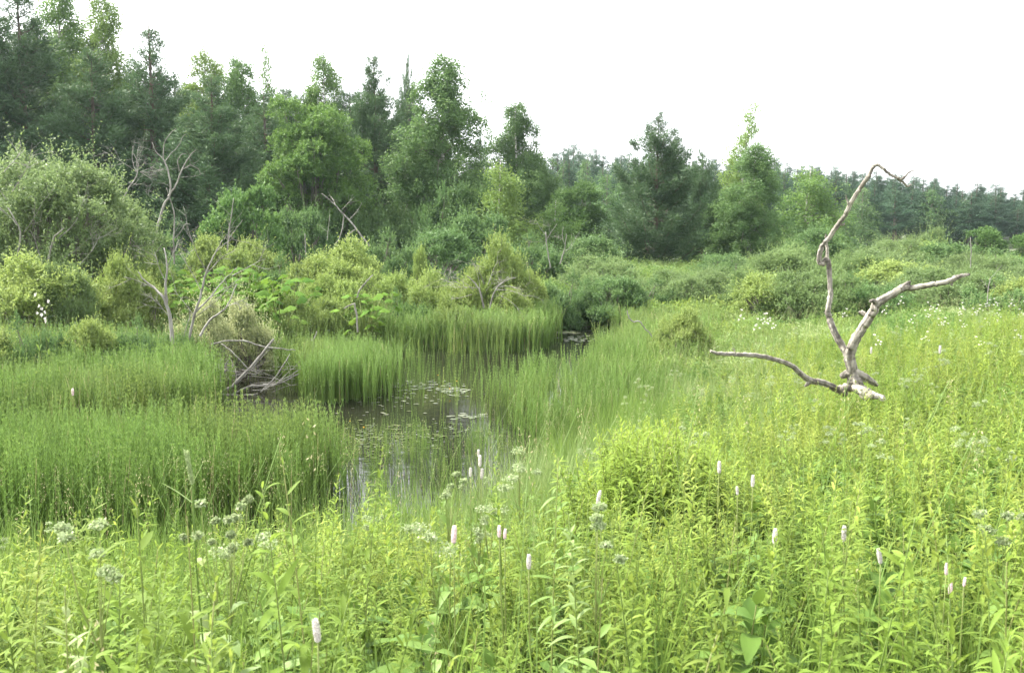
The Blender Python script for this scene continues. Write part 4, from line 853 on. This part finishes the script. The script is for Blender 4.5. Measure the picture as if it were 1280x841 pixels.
def tall_plant(px, py, Yd, leafL, n, label, seed, mat='herb', lean=0, whorl=1, lw=.2):
    p = at(px, py, Yd); gz = float(ground(p[0], Yd)); H = p[2]-gz; st, lf = herb_mb(seed, H, leafL, leafL*lw, n, whorl=whorl, segs=6, el=(.0, .75))
    o = empty('tall_leafy_plant', (p[0], Yd, gz)); o.rotation_euler = (0, lean, 0); st.build('stem', M['herb_stem'], o); lf.build('leaves', M[mat], o); tag(o, label, 'plant'); return o
tall_plant(176, 598, 2.4, .135, 26, 'tall plant with curled willow-like leaves against the near reeds, leftmost', 301)
tall_plant(240, 640, 2.4, .105, 24, 'shorter leafy plant between two tall ones, below the grass spike', 302)
tall_plant(388, 578, 2.6, .125, 26, 'tallest leafy plant against the pond edge', 303, lean=-.02)
tall_plant(359, 608, 2.5, .115, 24, 'leafy plant just left of the tallest one', 304)
tall_plant(447, 552, 3.6, .08, 30, 'pale green shoot standing before the open water', 305, 'herb', 0, 2)
tall_plant(735, 640, 2.4, .085, 30, 'dull green plant with large drooping leaves in the middle foreground', 306, 'grass', 0, 2)
tall_plant(1140, 655, 2.6, .10, 34, 'bright leafy plant with fan-like leaves at the lower right', 307, 'herb', 0, 2, .24)
tall_plant(895, 645, 2.6, .09, 34, 'yellow-green plant right of the middle foreground', 308, 'herb', 0, 2)
tall_plant(1195, 625, 3.2, .10, 30, 'upright light green plant below the driftwood at the right', 309, 'herb', 0, 2)
tall_plant(75, 735, 1.9, .075, 26, 'dull grey-green plant with large leaves in the bottom left corner', 310, 'grass', 0, 2, .2)
tall_plant(690, 575, 3.2, .09, 26, 'dull green plant in the middle of the herbs', 311, 'grass', 0, 2)
# raised bright clump right of the middle
M['herb_mound'] = leafmat('mound_leaves', (.125,.21,.035), (.24,.33,.058), None, tr=.46, rough=.6, spec=.1, var=.15)
HM = []
for i in range(300):
    a_ = float(np.clip(rng.normal()*50, -110, 100)); b_ = abs(a_)*.5+rng.uniform(0, 60); Yd = rng.uniform(5.6, 7.2)
    p = at(815+a_, 516+b_, Yd); gz = float(ground(p[0], Yd)); k = int(rng.integers(0, 6))
    if i >= 65: HM.append((p[0], Yd, gz, k, (p[2]-gz)/[.85,.95,.75,.9,.8,1.0][k])); continue
    o = copy_tree(hp[k][0]); sc_ = (p[2]-gz)/[.85,.95,.75,.9,.8,1.0][k]
    o.location = (p[0], Yd, gz); 
    for ch in o.children:
        if ch.name.startswith('leaves'): ch.material_slots[0].link = 'OBJECT'; ch.material_slots[0].material = M['herb_mound']
    o.scale = (1.35, 1.35, sc_); o.rotation_euler = (0, 0, rng.uniform(0, 6.28)); tag(o, 'bright yellow-green herb in the raised clump right of the pond', 'herb', 'herbs of the raised clump')
HM = np.array(HM); n = len(HM)
scatter('mound_herb_growth', HM[:, :3], np.stack([rng.normal(size=n)*.12, rng.normal(size=n)*.12, rng.uniform(0, 6.28, n)], 1), np.stack([HM[:, 4]*0+1.35, HM[:, 4]*0+1.35, HM[:, 4]], 1), HM[:, 3], coll('mound_herb_sources', [merged(st, lf, M['herb_stem'], M['herb_mound'], 'mound_herb_source') for st, lf in HERBS]), 'bright herb growth of the raised clump right of the pond', 'herb growth')
# foxtail spike and grass blade
p = at(240, 605, 2.4); m, gz, h = stem_to(p, .0022); o = empty('foxtail_grass', (p[0], p[1], gz)); m.build('stem', M['reed'], o)
f = MB(); L = .085; k = 420; t = rng.random(k); a = rng.uniform(0, 6.28, k); q = np.stack([np.cos(a)*.0035-.012*t, np.sin(a)*.0035, h+t*L], 1)
f.tube([[0, 0, h], [-.006, 0, h+L*.5], [-.012, 0, h+L]], [.003, .0042, .0015], 6, 0); f.leaves(q, np.stack([np.cos(a)*.4, np.sin(a)*.4, a*0+1], 1), rdir(k), .009, .0018, 0); f.build('seed_head', M['umbel'], o)
bl = MB(); bl.blades(np.array([[0, 0, h-.05]]), np.array([[-.75, 0, .65]]), np.array([[0, 0, 1.]]), .11, .008, .15, 6, 0, np.array([.7]), lambda t: (1-t)**.5*.9+.05 if t < 1 else 0); bl.build('leaf_blade', M['grass'], o)
tag(o, 'single foxtail grass with pale spike against the dark reeds', 'grass stalk')
# meadowsweet heads seen singly
def sweet(px, py, Yd, label, seed, size=.035, white=False):
    global rng
    p = at(px, py, Yd); gz = float(ground(p[0], Yd)); st, lf, hd = umbel_mb(seed, p[2]-gz, 6, size, 900, flat=white)
    o = empty('meadowsweet' if not white else 'cow_parsley', (p[0], Yd, gz)); st.build('stem', M['herb_stem'], o); lf.build('leaves', M['grass'], o); hd.build('flower_head', M['white' if white else 'umbel'], o); tag(o, label, 'flower')
sweet(268, 636, 2.5, 'meadowsweet with creamy knobbly head before the dark near reeds', 401, .012)
sweet(284, 652, 2.5, 'meadowsweet just right of the knobbly head, lower', 402, .018)
sweet(1258, 655, 3.0, 'large pale meadowsweet head at the right border', 403, .026)
sweet(650, 575, 4.6, 'broad fluffy meadowsweet in the middle before the reeds', 404, .035)
sweet(560, 600, 4.2, 'fluffy meadowsweet left of the row of white bistort spikes', 405, .022)
sweet(866, 545, 6.2, 'fluffy meadowsweet at the right side of the raised herb clump', 406, .03)
sweet(745, 655, 2.6, 'loose pale meadowsweet spray in the middle foreground', 407, .018)
sweet(120, 680, 2.3, 'airy meadowsweet spray left of the tall leftmost plant', 408, .022)
st, lf, hd = umbel_mb(420, 1.0, 5, .028, 90, flat=True)
cp = empty('cow_parsley'); st.build('stem', M['herb_stem'], cp); lf.build('leaves', M['grass'], cp); hd.build('flower_head', M['white'], cp); used = False
rr = np.random.default_rng(12)
cps = [(a_+rr.normal()*6, b_+rr.normal()*5, 'right') for a_, b_ in [(955,390),(962,398),(950,402),(1130,380),(1140,392),(1160,388),(1175,380),(1182,392),(1195,383),(1205,400),(1215,390),(1228,384),(1238,380),(1248,393),(1260,385),(1272,392),(1250,405),(1235,402),(1180,402),(1225,415),(1270,425),(1278,380),(1200,378),(1108,395),(1058,386),(1100,420),(940,405),(1150,410),(920,385),(1165,372),(1244,376)]]
cps += [(a_+rr.normal()*4, b_+rr.normal()*4, 'left') for a_, b_ in [(46,380),(62,388)]]
for a_, b_, sd__ in cps:
    Yd = float(np.interp(b_, [370, 430], [22, 12])) if sd__ == 'right' else 15.5
    o = cp if not used else copy_tree(cp); used = True; p = at(a_, b_, Yd); gz = float(ground(p[0], Yd)); o.location = (p[0], Yd, gz); o.rotation_euler = (0, 0, rr.uniform(0, 6)); s_ = max(p[2]-gz, .8); o.scale = (.8, .8, s_)
    tag(o, 'white-flowered cow parsley on the far right meadow' if sd__ == 'right' else 'white-flowered cow parsley above the left reeds', 'flower', 'cow parsley of the right meadow' if sd__ == 'right' else 'cow parsley of the left bank')

# ------------------------------------------------------------------ haze
if HAZE:
    hm = bpy.data.materials.new('haze'); hm.use_nodes = True; N = hm.node_tree.nodes; N.remove(N['Principled BSDF'])
    v = N.new('ShaderNodeVolumePrincipled'); v.inputs['Color'].default_value = (.76, .95, .96, 1); v.inputs['Density'].default_value = HAZE; v.inputs['Anisotropy'].default_value = .3
    hm.node_tree.links.new(v.outputs[0], N['Material Output'].inputs['Volume'])
    hb = MB(); V = [(sx*234, yy, zz) for zz in (-2.5, 36) for yy in (-64, 244) for sx in (-1, 1)]
    hb.add(V, [(0, 1, 3, 2), (4, 6, 7, 5), (0, 4, 5, 1), (2, 3, 7, 6), (0, 2, 6, 4), (1, 5, 7, 3)])
    ho = hb.build('haze', hm); import bmesh; bm = bmesh.new(); bm.from_mesh(ho.data); bmesh.ops.recalc_face_normals(bm, faces=bm.faces); bm.to_mesh(ho.data); bm.free(); ho.data.shade_flat()
    tag(ho, 'thin pale summer haze in the air', 'haze', None, 'stuff')
for k, v_ in list(PROTO.items()):
    if not v_[3]: print('unused', k)
